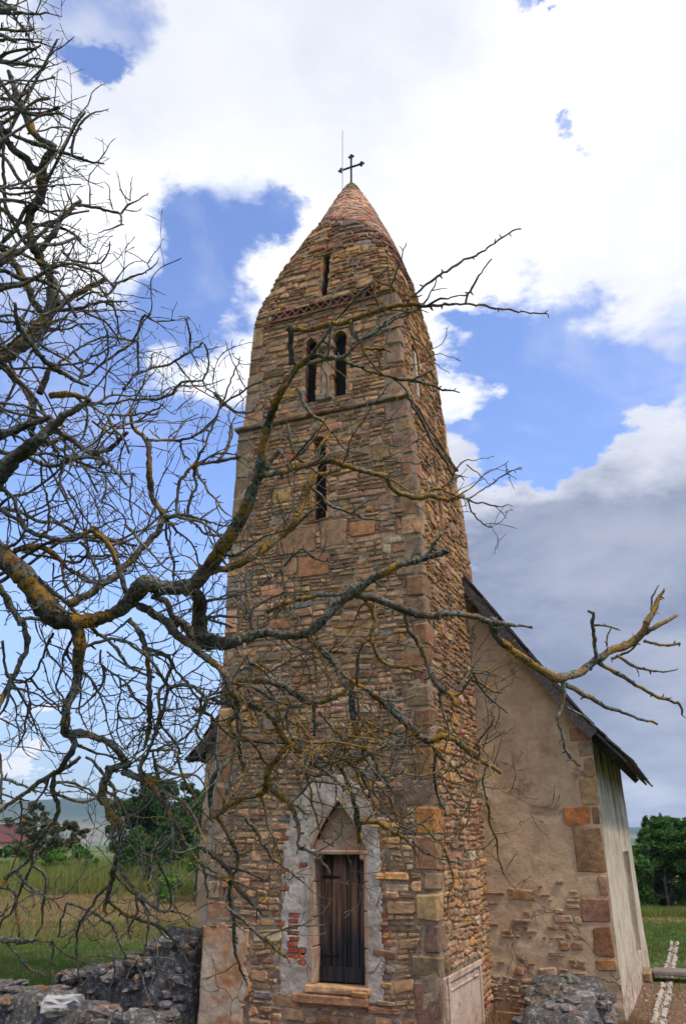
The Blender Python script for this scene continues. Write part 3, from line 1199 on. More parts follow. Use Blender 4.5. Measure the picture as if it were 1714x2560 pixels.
wn = empty('slit_window', (0, 0, 0)); wn.parent = CH
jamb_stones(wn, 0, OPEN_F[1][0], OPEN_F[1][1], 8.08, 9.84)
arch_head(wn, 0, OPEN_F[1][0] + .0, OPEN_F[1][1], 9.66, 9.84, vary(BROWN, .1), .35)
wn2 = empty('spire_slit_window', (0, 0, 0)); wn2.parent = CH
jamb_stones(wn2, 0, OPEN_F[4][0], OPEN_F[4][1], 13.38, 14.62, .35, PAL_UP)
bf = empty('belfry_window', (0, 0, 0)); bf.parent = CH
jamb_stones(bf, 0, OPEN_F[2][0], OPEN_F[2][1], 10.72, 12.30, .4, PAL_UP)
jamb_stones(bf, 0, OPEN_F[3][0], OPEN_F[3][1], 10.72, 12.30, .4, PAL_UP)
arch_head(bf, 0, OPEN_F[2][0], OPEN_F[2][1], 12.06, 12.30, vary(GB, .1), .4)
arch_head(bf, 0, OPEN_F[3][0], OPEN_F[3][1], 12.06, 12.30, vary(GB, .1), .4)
# middle pier with a column standing in front of it
yb = CY - 1.70
m = MB()
vs, fs = cbox((-1.915, yb + .08, 11.4), (.11, .10, .68), .03, .004); m.add(vs, fs, (.44, .31, .2))
m.build('column', M['stone'], bf)
m = MB(); vs, fs = cbox((-1.93, yb + .05, 12.0), (.17, .15, .10), .05, .006); m.add(vs, fs, (.36, .26, .17)); m.build('capital', M['stone'], bf)
m = MB(); vs, fs = cbox((-1.93, yb + .05, 10.76), (.16, .15, .07), .02, .006); m.add(vs, fs, (.3, .25, .2)); m.build('column_base', M['stone'], bf)
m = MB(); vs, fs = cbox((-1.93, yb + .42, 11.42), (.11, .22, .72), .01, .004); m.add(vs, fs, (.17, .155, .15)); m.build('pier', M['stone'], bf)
m = MB(); vs, fs = cbox((-1.98, yb + .06, 10.69), (.60, .09, .035), .012, .006); m.add(vs, fs, (.28, .22, .17)); m.build('sill', M['stone'], bf)
for i, (a, b, c, d, _) in enumerate(SH_R):
    we = empty('side_belfry_window' if i == 0 else 'side_slit_window', (0, 0, 0)); we.parent = CH
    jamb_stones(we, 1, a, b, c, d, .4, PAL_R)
    arch_head(we, 1, a, b, d - .25, d, vary(TAN, .1), .4)
    if i == 0:
        m = MB()
        P = [tmap(1, u / W(11.5), z_, dd) for dd in (.03, -.3) for (u, z_) in ((-.80, 10.95), (-.66, 10.95), (-.66, 12.05), (-.80, 12.05))]
        m.add(P, [(0, 1, 2, 3), (4, 7, 6, 5), (0, 4, 5, 1), (1, 5, 6, 2), (2, 6, 7, 3), (3, 7, 4, 0)], (.50, .42, .33))
        m.build('column', M['stone'], we)

# --- iron cross and lightning rod on the tip
cr = empty('iron_cross', (CX - .13, CY, 17.98)); cr.parent = CH


def tube(pts, rads, sides, m, tint=(1, 1, 1), capend=True):
    """tube along points, with a stable frame"""
    n = len(pts)
    ref = None
    base = len(m.v)
    for i, p in enumerate(pts):
        d = (pts[min(n - 1, i + 1)] - pts[max(0, i - 1)])
        if d.length < 1e-9:
            d = Vector((0, 0, 1))
        d.normalize()
        if ref is None:
            ref = d.orthogonal().normalized()
        else:
            ref = (ref - d * ref.dot(d))
            ref = ref.normalized() if ref.length > 1e-6 else d.orthogonal().normalized()
        bi = d.cross(ref)
        r = rads[i] if isinstance(rads, (list, tuple)) else rads
        for s_ in range(sides):
            t = 2 * pi * s_ / sides
            m.v.append(p + (ref * cos(t) + bi * sin(t)) * r)
            m.c.append(tint)
    for i in range(n - 1):
        for s_ in range(sides):
            q = (s_ + 1) % sides
            m.f.append((base + i * sides + s_, base + i * sides + q, base + (i + 1) * sides + q, base + (i + 1) * sides + s_))
    if capend:
        m.f.append(tuple(base + s_ for s_ in range(sides))[::-1])
        m.f.append(tuple(base + (n - 1) * sides + s_ for s_ in range(sides)))


m = MB()
tube([Vector((0, 0, 0)), Vector((0, 0, 1.0))], .028, 8, m)
m.build('upright', M['iron'], cr)
m = MB()
tube([Vector((-.28, 0, .64)), Vector((.28, 0, .64))], .026, 8, m)
m.build('crossbar', M['iron'], cr)
for c_ in ((0, 0, 1.0), (-.28, 0, .64), (.28, 0, .64)):
    m = MB()
    dx = 1 if c_[0] > 0 else (-1 if c_[0] < 0 else 0)
    for o_ in ((0, 0, .05), (.05, 0, 0), (-.05, 0, 0), (0, 0, -.05)):
        p = Vector(c_) + Vector(o_)
        vs, fs = cbox(p, (.03, .026, .03), .018)
        m.add(vs, fs)
    m.build('trefoil_end', M['iron'], cr)
m = MB()
vs, fs = cbox((0, 0, .03), (.06, .06, .06), .03); m.add(vs, fs)
m.build('ball', M['iron'], cr)
rod = MB()
tube([Vector((CX - .33, CY - .1, 17.3)), Vector((CX - .33, CY - .1, 18.4)), Vector((CX - .33, CY - .1, 19.9))], .011, 5, rod)
rod.build('lightning_rod', M['steel'], CH)
lp = MB()
tube([Vector((-3.86, .10, z_)) for z_ in (-.1, 1.5, 3, 4.6)], .022, 6, lp)
lp.build('conductor_pipe', M['steel'], CH)

# ------------------------------------------------------------------ door
YD = CY - 1.9          # wall plane y' = 0


def fr(u, z, d):       # front wall coordinates x', z, outward
    return Vector((u, YD - d, z))


dr = empty('door', (-1.53, .22, .72)); dr.parent = CH
dr['label'] = 'narrow weathered plank door in the tower'
x0, x1 = -1.945, -1.115
edges = [x0, -1.75, -1.50, -1.30, x1]
for a, b in zip(edges, edges[1:]):
    m = MB()
    vs, fs = cbox(((a + b) / 2, .24 + R(-.004, .004), 1.58), ((b - a) / 2 - .007, .025, .87), .008, .003)
    m.add([v - Vector((-1.53, .22, .72)) for v in vs], fs)
    m.build('plank', M['door'], dr)
m = MB()
vs, fs = cbox((-1.53, .205, .82), (.405, .016, .10), .006, .002)
m.add([v - Vector((-1.53, .22, .72)) for v in vs], fs)
m.build('bottom_rail', M['door'], dr)
m = MB()
vs, fs = cbox((-1.165, .20, 1.62), (.012, .014, .05), .004); m.add([v - Vector((-1.53, .22, .72)) for v in vs], fs)
tube([Vector((.365, -.03, .9)), Vector((.365, -.075, .88)), Vector((.365, -.075, .82)), Vector((.365, -.03, .80))], .008, 6, m)
m.build('handle', M['iron'], dr)
for z_ in (1.05, 2.12):
    m = MB(); vs, fs = cbox((-1.76, .208, z_), (.15, .006, .018), .004, .002)
    m.add([v - Vector((-1.53, .22, .72)) for v in vs], fs)
    m.build('strap_hinge', M['iron'], dr)
ds = empty('door_surround', (0, 0, 0)); ds.parent = CH


def surf_plate(name, mat, parent, fm, u0, u1, v0, v1, res, inside, dfun, back=-.03, kind=None):
    """a rough skin of plaster with ragged edges"""
    nu, nv = int(round((u1 - u0) / res)), int(round((v1 - v0) / res))
    idx = {}
    m = MB()
    cellin = {}
    for i in range(nu):
        for j in range(nv):
            cellin[(i, j)] = inside(u0 + (i + .5) * res, v0 + (j + .5) * res)

    def vid(i, j, b=False):
        key = (i, j, b)
        if key not in idx:
            u, v = u0 + i * res, v0 + j * res
            u += R(-.25, .25) * res
            v += R(-.25, .25) * res
            idx[key] = len(m.v)
            m.v.append(fm(u, v, back if b else dfun(u, v)))
            m.c.append((1, 1, 1))
        return idx[key]
    for (i, j), ok in cellin.items():
        if not ok:
            continue
        m.f.append((vid(i, j), vid(i + 1, j), vid(i + 1, j + 1), vid(i, j + 1)))
        for (di, dj, p, q) in ((-1, 0, (i, j + 1), (i, j)), (1, 0, (i + 1, j), (i + 1, j + 1)), (0, -1, (i, j), (i + 1, j)), (0, 1, (i + 1, j + 1), (i, j + 1))):
            if not cellin.get((i + di, j + dj), False):
                m.f.append((vid(*p), vid(*p, True), vid(*q, True), vid(*q)))
    return m.build(name, mat, parent, smooth=True)


# pointed niche outline: half-width at height above springing
NX0, NX1, NZ = -2.02, -1.02, 2.50


def niche_in(u, v):
    if v < .70 or v > 3.30:
        return False
    if v <= 2.52:
        return NX0 + .05 < u < NX1 - .06
    t = (v - 2.52) / .74
    hw = .455 * (1 - t ** 1.35) if t < 1 else -1
    return abs(u - (-1.545)) < hw


# exposed bricks left of the door
dbr = []
for zi in range(34):
    z_ = .78 + zi * .078
    for (a, b) in ((-2.36, -2.20), (-2.19, -2.08)):
        k = noise.noise(Vector((a * 3.1, z_ * 2.3, 4.0))) + (.18 if 1.0 < z_ < 2.3 else -.1)
        if k > .20:
            dbr.append((a + R(-.02, .02), b + R(-.02, .02), z_, z_ + .058))
for zi in range(18):
    z_ = .9 + zi * .1
    if random.random() < .5:
        dbr.append((-.84 + R(-.02, .02), -.84 + R(.05, .1), z_, z_ + .06))
for zi in range(14):
    z_ = 1.2 + zi * .12
    if random.random() < .5:
        a = R(-2.62, -2.5)
        dbr.append((a, a + R(.06, .16), z_, z_ + .06))


def sur_in(u, v):
    h = surround_half(v) + .07 * noise.noise(Vector((u * 3, v * 3, 11))) + .03 * noise.noise(Vector((u * 14, v * 14, 5)))
    if abs(u + 1.66) > h or niche_in(u, v):
        return False
    for (a, b, c, d) in dbr:
        if a - .005 < u < b + .005 and c - .004 < v < d + .004:
            return False
    return True


surf_plate('surround_plaster', M['whitewash'], ds, fr, -2.66, -.66, .5, 3.74, .02, sur_in,
           lambda u, v: .026 + .012 * fbm((u * 5, v * 5, 1)) + .006 * noise.noise(Vector((u * 22, v * 22, 2))), -.02)
for (a, b, c, d) in dbr:
    m = MB()
    vs, fs = cbox(((a + b) / 2, -.004, (c + d) / 2), ((b - a) / 2 - .004, .024, (d - c) / 2 - .003), .006, .003)
    m.add(vs, fs, vary((.36, .085, .04), .25))
    m.build('brick', M['stone'], ds, centre=True)
# carved jambs, splayed
for (a, b, s_) in ((-2.02, -1.945, -1), (-1.115, -1.06, 1)):
    z_ = .70
    while z_ < 2.48:
        h = min(R(.35, .7), 2.48 - z_)
        if 2.48 - z_ - h < .15:
            h = 2.48 - z_
        m = MB()
        vs, fs = cbox(((a + b) / 2, .16, z_ + h / 2), ((b - a) / 2 + .012, .19, h / 2 - .002), .018, .003)
        m.add(vs, fs)
        m.build('jamb_block', M['jamb'], ds, centre=True)
        z_ += h
# tympanum: pointed panel recessed inside a roll moulding
ty = surf_plate('tympanum', M['jamb'], ds, fr, -2.04, -1.04, 2.44, 3.3, .02,
                lambda u, v: (v > 2.46 and v < 2.54 and -1.99 < u < -1.09) or (v >= 2.52 and niche_in(u, v)),
                lambda u, v: (-.06 if v < 2.66 else -.115 - .02 * (1 - abs(u + 1.545))) + .01 * fbm((u * 6, v * 6, 3)), -.3)
ty['label'] = 'pointed reddish stone panel over the door'
m = MB()
for side in (-1, 1):
    pts = []
    for i in range(13):
        t = i / 12
        pts.append(Vector((-1.545 + side * .455 * (1 - t ** 1.35), -.005, 2.52 + .74 * t)))
    tube(pts, .028, 8, m, (.36, .2, .14))
m.build('arch_moulding', M['jamb'], ds, smooth=True)
for s_ in (-1, 1):
    m = MB()
    xx = -1.945 if s_ < 0 else -1.115
    vs, fs = cbox((xx - s_ * .035, .12, 2.42), (.05, .16, .055), .03, .004); m.add(vs, fs)
    m.build('corbel', M['jamb'], ds, centre=True)
m = MB(); vs, fs = cbox((-1.53, .12, 2.475), (.47, .17, .028), .012, .003); m.add(vs, fs); m.build('lintel', M['jamb'], ds, centre=True)
for (a, b, c, d, pr, tn) in ((-2.05, -1.03, .60, .70, .07, TAN), (-2.24, -1.06, .47, .59, .09, BROWN), (-1.30, -1.06, .58, .66, .09, OCHRE)):
    m = MB(); vs, fs = cbox(((a + b) / 2, .12 - pr / 2, (c + d) / 2), ((b - a) / 2, .14 + pr / 2, (d - c) / 2), .02, .006); m.add(vs, fs, tn)
    m.build('sill_stone', M['stone'], ds, centre=True)

# stained plaster on the lower left of the tower
surf_plate('base_plaster', M['stained'], CH, fr, -3.84, -2.9, -.1, 1.55, .025,
           lambda u, v: u < -3.04 + .14 * noise.noise(Vector((u * 3, v * 2.5, 1))) and v < 1.4 + .1 * noise.noise(Vector((u * 5, 0, 2))),
           lambda u, v: .035 + .018 * fbm((u * 3.5, v * 3.5, 8)), -.02)
m = MB(); vs, fs = cbox((-3.83, .5, .65), (.035, .5, .74), .03, .01); m.add(vs, fs); m.build('base_plaster_return', M['stained'], CH)

# relief slab set against the foot of the right wall
rs = empty('relief_slab', (0, 0, 0)); rs.parent = CH


def rt(y, z, d):
    return Vector((d, y, z))


def bx(name, y0, y1, z0, z1, d0, d1, mat, par, b=.012):
    m = MB(); vs, fs = cbox(((d0 + d1) / 2, (y0 + y1) / 2, (z0 + z1) / 2), ((d1 - d0) / 2, (y1 - y0) / 2, (z1 - z0) / 2), b, .004)
    m.add(vs, fs, (.5, .4, .3)); return m.build(name, mat, par, centre=True)


bx('panel', .13, 2.14, -.1, .86, -.05, .045, M['relief'], rs)
bx('frame_rail', .13, 2.14, .80, .885, .045, .075, M['relief'], rs)
bx('frame_rail', .30, 1.95, .68, .715, .045, .062, M['relief'], rs)
bx('frame_stile', .15, .24, -.1, .797, .045, .072, M['relief'], rs)
bx('frame_stile', 2.02, 2.12, -.1, .797, .045, .072, M['relief'], rs)

# ------------------------------------------------------------------ nave
NY0, NY1 = 3.0, 9.9
NXL, NXR = -5.9, 2.1


def roof_u(h):
    """underside height of the roof at a distance from the ridge line"""
    if h < 3.85:
        return 10.22 - 1.44 * h
    return 10.22 - 1.44 * 3.85 - 1.12 * (h - 3.85)


nw = MB()
res = .05
nx = int((NXR - NXL) / res)


def gable_d(x, z):
    """relief of the plaster skin: soft lumps of the stones beneath, stronger low down"""
    low = min(1, max(0, (2.6 - z) / 1.6))
    v = .018 * fbm((x * 1.1, z * 1.6, 21)) + .010 * noise.noise(Vector((x * 7, z * 9, 4)))
    c = noise.noise(Vector((x * 4.0, z * 7.5, 31)))
    return v + low * .030 * max(0, c)


ids = {}
nz = int(10.3 / res)
for i in range(nx + 1):
    x = NXL + i * res
    top = roof_u(abs(x - CX)) - .02
    for j in range(nz + 1):
        z = -.2 + j * res
        if z > top + res:
            continue
        z = min(z, top)
        ids[(i, j)] = len(nw.v)
        d = gable_d(x, z)
        nw.v.append(Vector((x, NY0 - d, z))); nw.c.append((1, 1, 1))
for i in range(nx):
    x = NXL + i * res
    if -3.75 < x < -.15:
        continue
    for j in range(nz):
        q = [ids.get(k) for k in ((i, j), (i + 1, j), (i + 1, j + 1), (i, j + 1))]
        q = [k for k in q if k is not None]
        if len(q) >= 3:
            nw.f.append(tuple(q))
gable = nw.build('gable_wall', M['nave'], CH, smooth=True)
gable['label'] = 'ochre plastered gable wall beside the tower'

# quoins of the nave corner (irregular blocks let into the plaster)
ql = [(1.73, 2.085, 4.30, 4.53, PINK), (1.84, 2.10, 4.03, 4.28, PALE), (1.91, 2.10, 3.66, 4.0, PINK), (1.80, 2.095, 3.22, 3.645, TAN),
      (1.48, 1.92, 2.88, 3.20, (.50, .19, .06)), (1.95, 2.09, 2.90, 3.19, BROWN), (1.61, 2.09, 2.14, 2.86, (.38, .215, .10)), (1.93, 2.08, 1.79, 2.11, PINK),
      (1.60, 2.07, 1.40, 1.76, (.38, .20, .11)), (1.75, 2.06, .89, 1.34, (.36, .18, .09)), (1.74, 2.06, .70, .87, OCHRE)]
for (a, b, c, d, col) in ql:
    def fm(u, v, dd):
        return Vector((u, NY0 - dd, v))
    vs, fs = stone_geo(fm, a, b, c, d, .020, 8, .5, .006)
    m = MB(); m.add(vs, fs, vary(col, .08))
    m.build('quoin_stone', M['stone'], gable, centre=True)
# stones showing through the thin plaster low on the gable
thin = pack(lambda z: .02, lambda z: 1.60, -.1, 2.3, [], .22, .36)
sub = MB(); cnt = 0
for (u0, u1, v0, v1) in thin:
    pz = (v0 + v1) / 2
    pr = .8 if pz < .6 else (.5 if pz < 1.5 else .25)
    if random.random() > pr:
        continue
    def fm(u, v, dd):
        return Vector((u, NY0 - dd, v + .03 * noise.noise(Vector((u * 2, v, 3)))))
    vs, fs = stone_geo(fm, u0, u1, v0, v1, R(.016, .036) if pz > .7 else R(.03, .06), 8, 1.0, .02)
    m = MB(); m.add(vs, fs, vary(pick([((.46, .32, .20), 6), (TAN, 2), (PINK, 2), (OCHRE, .6)]), .12))
    m.build('wall_stone', M['stone'], gable, centre=True)

# putlog hole under the roof
m = MB(); vs, fs = box(.05, .21, NY0 - .03, NY0 + .1, 6.86, 7.0); m.add(vs, fs); m.build('beam_end', M['roofwood'], CH)

# right side wall with its doorway
DW = (6.9, 8.0, .50, 2.45)
sw = MB()
ys = sorted(set([NY0 + i * .1 for i in range(int((NY1 - NY0) / .1) + 1)] + [DW[0], DW[1], NY1]))
zs = sorted(set([-.2 + j * .1 for j in range(46)] + [DW[2], DW[3], 4.36]))
sid = {}
for i, y in enumerate(ys):
    for j, z in enumerate(zs):
        if z > 4.37:
            continue
        d = .012 * fbm((y * .5, z * .7, 44)) + .001 * noise.noise(Vector((y * 3, z * 4, 2)))
        # battered foot, frayed outline
        d += max(0, .9 - z) * .045 - max(0, z - 1.0) * .012
        if i == 0:
            d = gable_d(2.1, z) * 0 + (0.0)
        sid[(i, j)] = len(sw.v); sw.v.append(Vector((NXR + d, y, z))); sw.c.append((1, 1, 1))
for i in range(len(ys) - 1):
    for j in range(len(zs) - 1):
        if zs[j + 1] > 4.37:
            continue
        yc, zc = (ys[i] + ys[i + 1]) / 2, (zs[j] + zs[j + 1]) / 2
        if DW[0] < yc < DW[1] and DW[2] < zc < DW[3]:
            continue
        sw.f.append((sid[(i, j)], sid[(i + 1, j)], sid[(i + 1, j + 1)], sid[(i, j + 1)]))
side_reveal = MB()
for (p, q) in (((DW[0], DW[2]), (DW[0], DW[3])), ((DW[0], DW[3]), (DW[1], DW[3])), ((DW[1], DW[3]), (DW[1], DW[2])), ((DW[1], DW[2]), (DW[0], DW[2]))):
    side_reveal.add([Vector((NXR + .03, p[0], p[1])), Vector((NXR + .03, q[0], q[1])), Vector((NXR - .45, q[0], q[1])), Vector((NXR - .45, p[0], p[1]))], [(0, 1, 2, 3)])
side_reveal.build('door_reveal', M['side'], CH)
side_wall = sw.build('side_wall', M['side'], CH, smooth=True)
m = MB(); vs, fs = cbox((NXR - .35, (DW[0] + DW[1]) / 2, (DW[2] + DW[3]) / 2), (.03, .55, .975), .01); m.add(vs, fs)
sd = m.build('side_door', M['door'], CH)
# the other two walls
m = MB()
vs, fs = box(NXL, NXR - .05, NY1 - .5, NY1, -.2, 4.6); m.add(vs, fs)
vs, fs = box(NXL, NXL + .5, NY0 + .05, NY1 - .51, -.2, 4.6); m.add(vs, fs)
# far gable
m.add([Vector((NXL, NY1 - .02, 4.6)), Vector((NXR, NY1 - .02, 4.6)), Vector((CX, NY1 - .02, 10.1))], [(0, 2, 1)])
m.build('back_walls', M['side'], CH)

# --- roof: boards along the slope, bargeboards, shingles
rf = empty('wooden_roof', (0, 0, 0)); rf.parent = CH
RY0, RY1 = 2.78, 10.2


def rpt(s_, h, y, off):
    """point on a slope: side, distance from the ridge, y, height over the underside"""
    sl = 1.44 if h < 3.85 else 1.12
    n = Vector((sl, 0, 1)).normalized()
    return Vector((CX + s_ * (h + n.x * off), y, roof_u(h) + n.z * off))


for s_ in (-1, 1):
    deck = MB()
    EAVE = 4.5 if s_ > 0 else 4.22
    hs = [0, 1, 2, 3, 3.85, 4.1, EAVE]
    for a, b in zip(hs, hs[1:]):
        P = [rpt(s_, h, y, o_) for o_ in (0, .05) for (h, y) in ((a, RY0 + .5), (b, RY0 + .5), (b, RY1), (a, RY1))]
        deck.add(P, [(0, 1, 2, 3), (4, 7, 6, 5), (0, 4, 5, 1), (1, 5, 6, 2), (2, 6, 7, 3), (3, 7, 4, 0)])
    deck.build('roof_deck', M['roofwood'], rf)
    # boards of the overhang, running down the slope, each its own piece
    for q in range(5):
        y0 = RY0 + q * .105
        m = MB()
        dz_ = R(-.008, .008)
        for a, b in zip(hs, hs[1:]):
            bb = b + (R(-.03, .06) if b == EAVE else 0)
            P = [rpt(s_, h, y, o_ + dz_) for o_ in (-.005, .035) for (h, y) in ((a, y0), (bb, y0), (bb, y0 + .095), (a, y0 + .095))]
            m.add(P, [(0, 1, 2, 3), (4, 7, 6, 5), (0, 4, 5, 1), (1, 5, 6, 2), (2, 6, 7, 3), (3, 7, 4, 0)])
        m.build('roof_board', M['roofwood'], rf)
    # bargeboard
    m = MB()
    for a, b in zip(hs[:-1], hs[1:-1]):
        P = [rpt(s_, h, y, o_) for o_ in (-.13, .045) for (h, y) in ((a, RY0 - .035), (b, RY0 - .035), (b, RY0 - .002), (a, RY0 - .002))]
        m.add(P, [(0, 1, 2, 3), (4, 7, 6, 5), (0, 4, 5, 1), (1, 5, 6, 2), (2, 6, 7, 3), (3, 7, 4, 0)])
    m.build('bargeboard', M['roofwood'], rf)
    # shingles
    restm = MB()
    h = EAVE + .08
    rown = 0
    while h > .1:
        y = RY0 - .05 + (0.07 if rown % 2 else 0)
        col_i = 0
        while y < RY1:
            wd_ = R(.10, .16)
            up = max(0, h - .36)
            t0 = .05 + .014
            e_ = R(-.025, .025)
            lift = R(.0, .02)
            P = [rpt(s_, hh, yy, o_) for (hh, o_) in ((up, .052), (h + e_, .075 + lift)) for yy in (y + .004, y + wd_ - .004)]
            Q_ = [rpt(s_, hh, yy, o_ + .02) for (hh, o_) in ((up, .052), (h + e_, .075 + lift)) for yy in (y + .004, y + wd_ - .004)]
            V_ = P + Q_
            F_ = [(0, 1, 3, 2), (4, 6, 7, 5), (0, 4, 5, 1), (2, 3, 7, 6), (0, 2, 6, 4), (1, 5, 7, 3)]
            if col_i < 2 or (rown == 0 and s_ > 0):
                m = MB(); m.add(V_, F_); m.build('shingle', M['roofwood'], rf, centre=True)
            else:
                restm.add(V_, F_)
            y += wd_
            col_i += 1
        h -= .20
        rown += 1
    restm.build('shingle_field', M['roofwood'], rf, kind='stuff')
# rafter ends under the right eave
for i in range(9):
    y = 3.4 + i * .8
    m = MB()
    P = [rpt(1, h, yy, o_) for o_ in (-.14, -.01) for (h, yy) in ((3.9, y), (4.38, y), (4.38, y + .1), (3.9, y + .1))]
    m.add(P, [(0, 1, 2, 3), (4, 7, 6, 5), (0, 4, 5, 1), (1, 5, 6, 2), (2, 6, 7, 3), (3, 7, 4, 0)])
    m.build('rafter', M['roofwood'], rf)


# ------------------------------------------------------------------ ruins
def rock(c, sx, sy, sz, seed, n=10, rot=None, rings=5, seg=8):
    """a small lumpy stone: deformed sphere"""
    vs, fs = [], []
    vs.append(Vector((0, 0, 1)))
    for i in range(1, rings):
        t = pi * i / rings
        for j in range(seg):
            p = 2 * pi * j / seg
            vs.append(Vector((sin(t) * cos(p), sin(t) * sin(p), cos(t))))
    vs.append(Vector((0, 0, -1)))
    for j in range(seg):
        fs.append((0, 1 + j, 1 + (j + 1) % seg))
    for i in range(rings - 2):
        for j in range(seg):
            a = 1 + i * seg + j; b = 1 + i * seg + (j + 1) % seg
            fs.append((a, a + seg, b + seg, b))
    l = 1 + (rings - 2) * seg
    for j in range(seg):
        fs.append((l + j, len(vs) - 1, l + (j + 1) % seg))
    out = []
    rot = rot or Matrix.Rotation(R(0, 6.3), 3, 'Z') @ Matrix.Rotation(R(-.3, .3), 3, 'X')
    for v in vs:
        q = (abs(v.x) ** 6 + abs(v.y) ** 6 + abs(v.z) ** 6) ** (-1 / 6)
        v = v * (q * .8 + .2)
        k = 1 + .38 * noise.noise(v * 1.7 + Vector((seed, seed * 2, 0)))
        v = Vector((v.x * sx * k, v.y * sy * k, v.z * sz * k))
        out.append(Vector(c) + rot @ v)
    return out, fs


def ruin(name, path, label, cat, stones, top=None, world=True, seed=1, pal=None, flat=False):
    """a ruined rubble wall along a path of (x, y, half width, height): core and separate stones"""
    root = empty(name, (path[0][0], path[0][1], 0))
    tag(root, label, cat)
    off = Vector((path[0][0], path[0][1], 0))
    n = 40
    m = MB()
    pts = []
    for i in range(n + 1):
        t = i / n * (len(path) - 1)
        k = min(len(path) - 2, int(t)); f = t - k
        pts.append([path[k][q] + (path[k + 1][q] - path[k][q]) * f for q in range(4)])
    prof = 14
    for i, (x, y, hw, hh) in enumerate(pts):
        a, b = pts[max(0, i - 1)], pts[min(n, i + 1)]
        d = Vector((b[0] - a[0], b[1] - a[1], 0)).normalized()
        nrm = Vector((-d.y, d.x, 0))
        end = min(1, min(i, n - i) / 1.6)
        for j in range(prof + 1):
            t = -1 + 2 * j / prof
            s = max(-1, min(1, t * 1.0))
            z = hh * (1 - abs(s) ** (9 if flat else 5)) * end
            p = Vector((x, y, 0)) + nrm * s * hw
            nn = fbm((p.x * 2.2, p.y * 2.2, z * 2 + seed), 5)
            z2 = z + (0.05 if flat else .16) * nn * min(1, z / .2) - .08 * (1 - end)
            p += nrm * .08 * noise.noise(Vector((p.x * 3, z * 4, seed)))
            m.v.append(Vector((p.x, p.y, z2 - (.15 if abs(s) > .99 else 0))) - off); m.c.append(pick(pal or [((.13, .115, .10), 1)]))
    for i in range(n):
        for j in range(prof):
            q = i * (prof + 1) + j
            m.f.append((q, q + 1, q + prof + 2, q + prof + 1))
    m.build('rubble_core', M['ruin'], root, smooth=True)
    for q in range(stones):
        t = R(.02, .98) * n
        k = min(n - 1, int(t)); f = t - k
        x, y, hw, hh = [pts[k][w_] + (pts[k + 1][w_] - pts[k][w_]) * f for w_ in range(4)]
        a, b = pts[k], pts[k + 1]
        d = Vector((b[0] - a[0], b[1] - a[1], 0)).normalized(); nrm = Vector((-d.y, d.x, 0))
        if random.random() < (.6 if not flat else .45):
            s = R(.88, 1.0) * (1 if random.random() < .5 else -1); z = R(.03, .95) * hh
        else:
            s = R(-.9, .9); z = hh * (1 - abs(s) ** 5) * R(.93, 1.03)
        p = Vector((x, y, 0)) + nrm * s * hw * .97
        sz = R(.05, .14)
        ms = MB(); vs, fs = rock((0, 0, 0), sz * R(.9, 1.5), sz * R(.8, 1.2), sz * R(.4, .7), q * 1.7)
        ms.add(vs, fs, vary(pick([((.20, .17, .14), 4), ((.17, .15, .135), 3), (BROWN, 1.6), ((.32, .29, .26), 1.2), ((.24, .15, .10), 1)]), .3))
        o = ms.build('rubble_stone', M['ruin'], root, smooth=False)
        o.location = p + Vector((0, 0, z)) - off
    return root


ruin('ruined_wall', [(-2.2, 14.5, .35, 1.22), (-2.7, 14.7, .45, 1.24), (-3.4, 15.2, .55, .85), (-4.2, 16.0, .6, .55), (-4.9, 16.6, .5, .45)],
     'dark lichened ruined wall sloping down from the left side of the tower', 'ruin', 200, seed=3)
ruin('ruin_foundation', [(-2.3, 12.9, .4, .30), (-3.6, 13.2, .45, .42), (-5.0, 14.0, .45, .55), (-6.6, 15.2, .45, .62), (-8.4, 16.8, .45, .7)],
     'low broken foundation wall of loose stones at the lower left corner of the picture', 'ruin', 130, seed=9)
# nave-side low wall: from the gable corner towards the viewer


def chw(x, y, z=0):
    return CH_M @ Vector((x, y, z))


p0, p1, p2 = chw(1.35, 2.95), chw(1.42, 1.6), chw(1.35, .55)
ruin('low_ruined_wall', [(p0.x, p0.y, .62, .64), (p1.x, p1.y, .60, .55), (p2.x, p2.y, .5, .40)],
     'low grey lichen crusted wall stub in front of the plastered nave corner', 'ruin', 80, seed=6, flat=True)
m = MB()
vs, fs = rock((0, 0, 0), .25, .17, .11, 4.4, rot=Matrix.Rotation(.35, 3, 'Z'), rings=11, seg=18)
vs = [v * (1 + .10 * noise.noise(v * 14) + .05 * noise.noise(v * 40)) for v in vs]
m.add(vs, fs, (.62, .60, .60))
o = m.build('white_block', mat_flat('pale_limestone', (.36, .34, .33), .9, 0, .6, 7), smooth=False)
o.location = (-4.08, 13.22, .46)
tag(o, 'pale broken limestone block lying on the dark foundation wall', 'stone block')
for (x, y, s_, lb) in ((-4.0, 26.5, .55, 'long flat pale stone lying in the grass behind the ruined wall'), (-5.9, 19.6, .2, 'small rounded grey stone in the short grass left of the ruined wall')):
    m = MB(); vs, fs = rock((0, 0, 0), s_, s_ * .5, s_ * .22, x); m.add(vs, fs, (.36, .33, .32))
    o = m.build('field_stone', M['ruin'], smooth=True); o.location = (x, y, gz(x, y) + .02); tag(o, lb, 'stone')

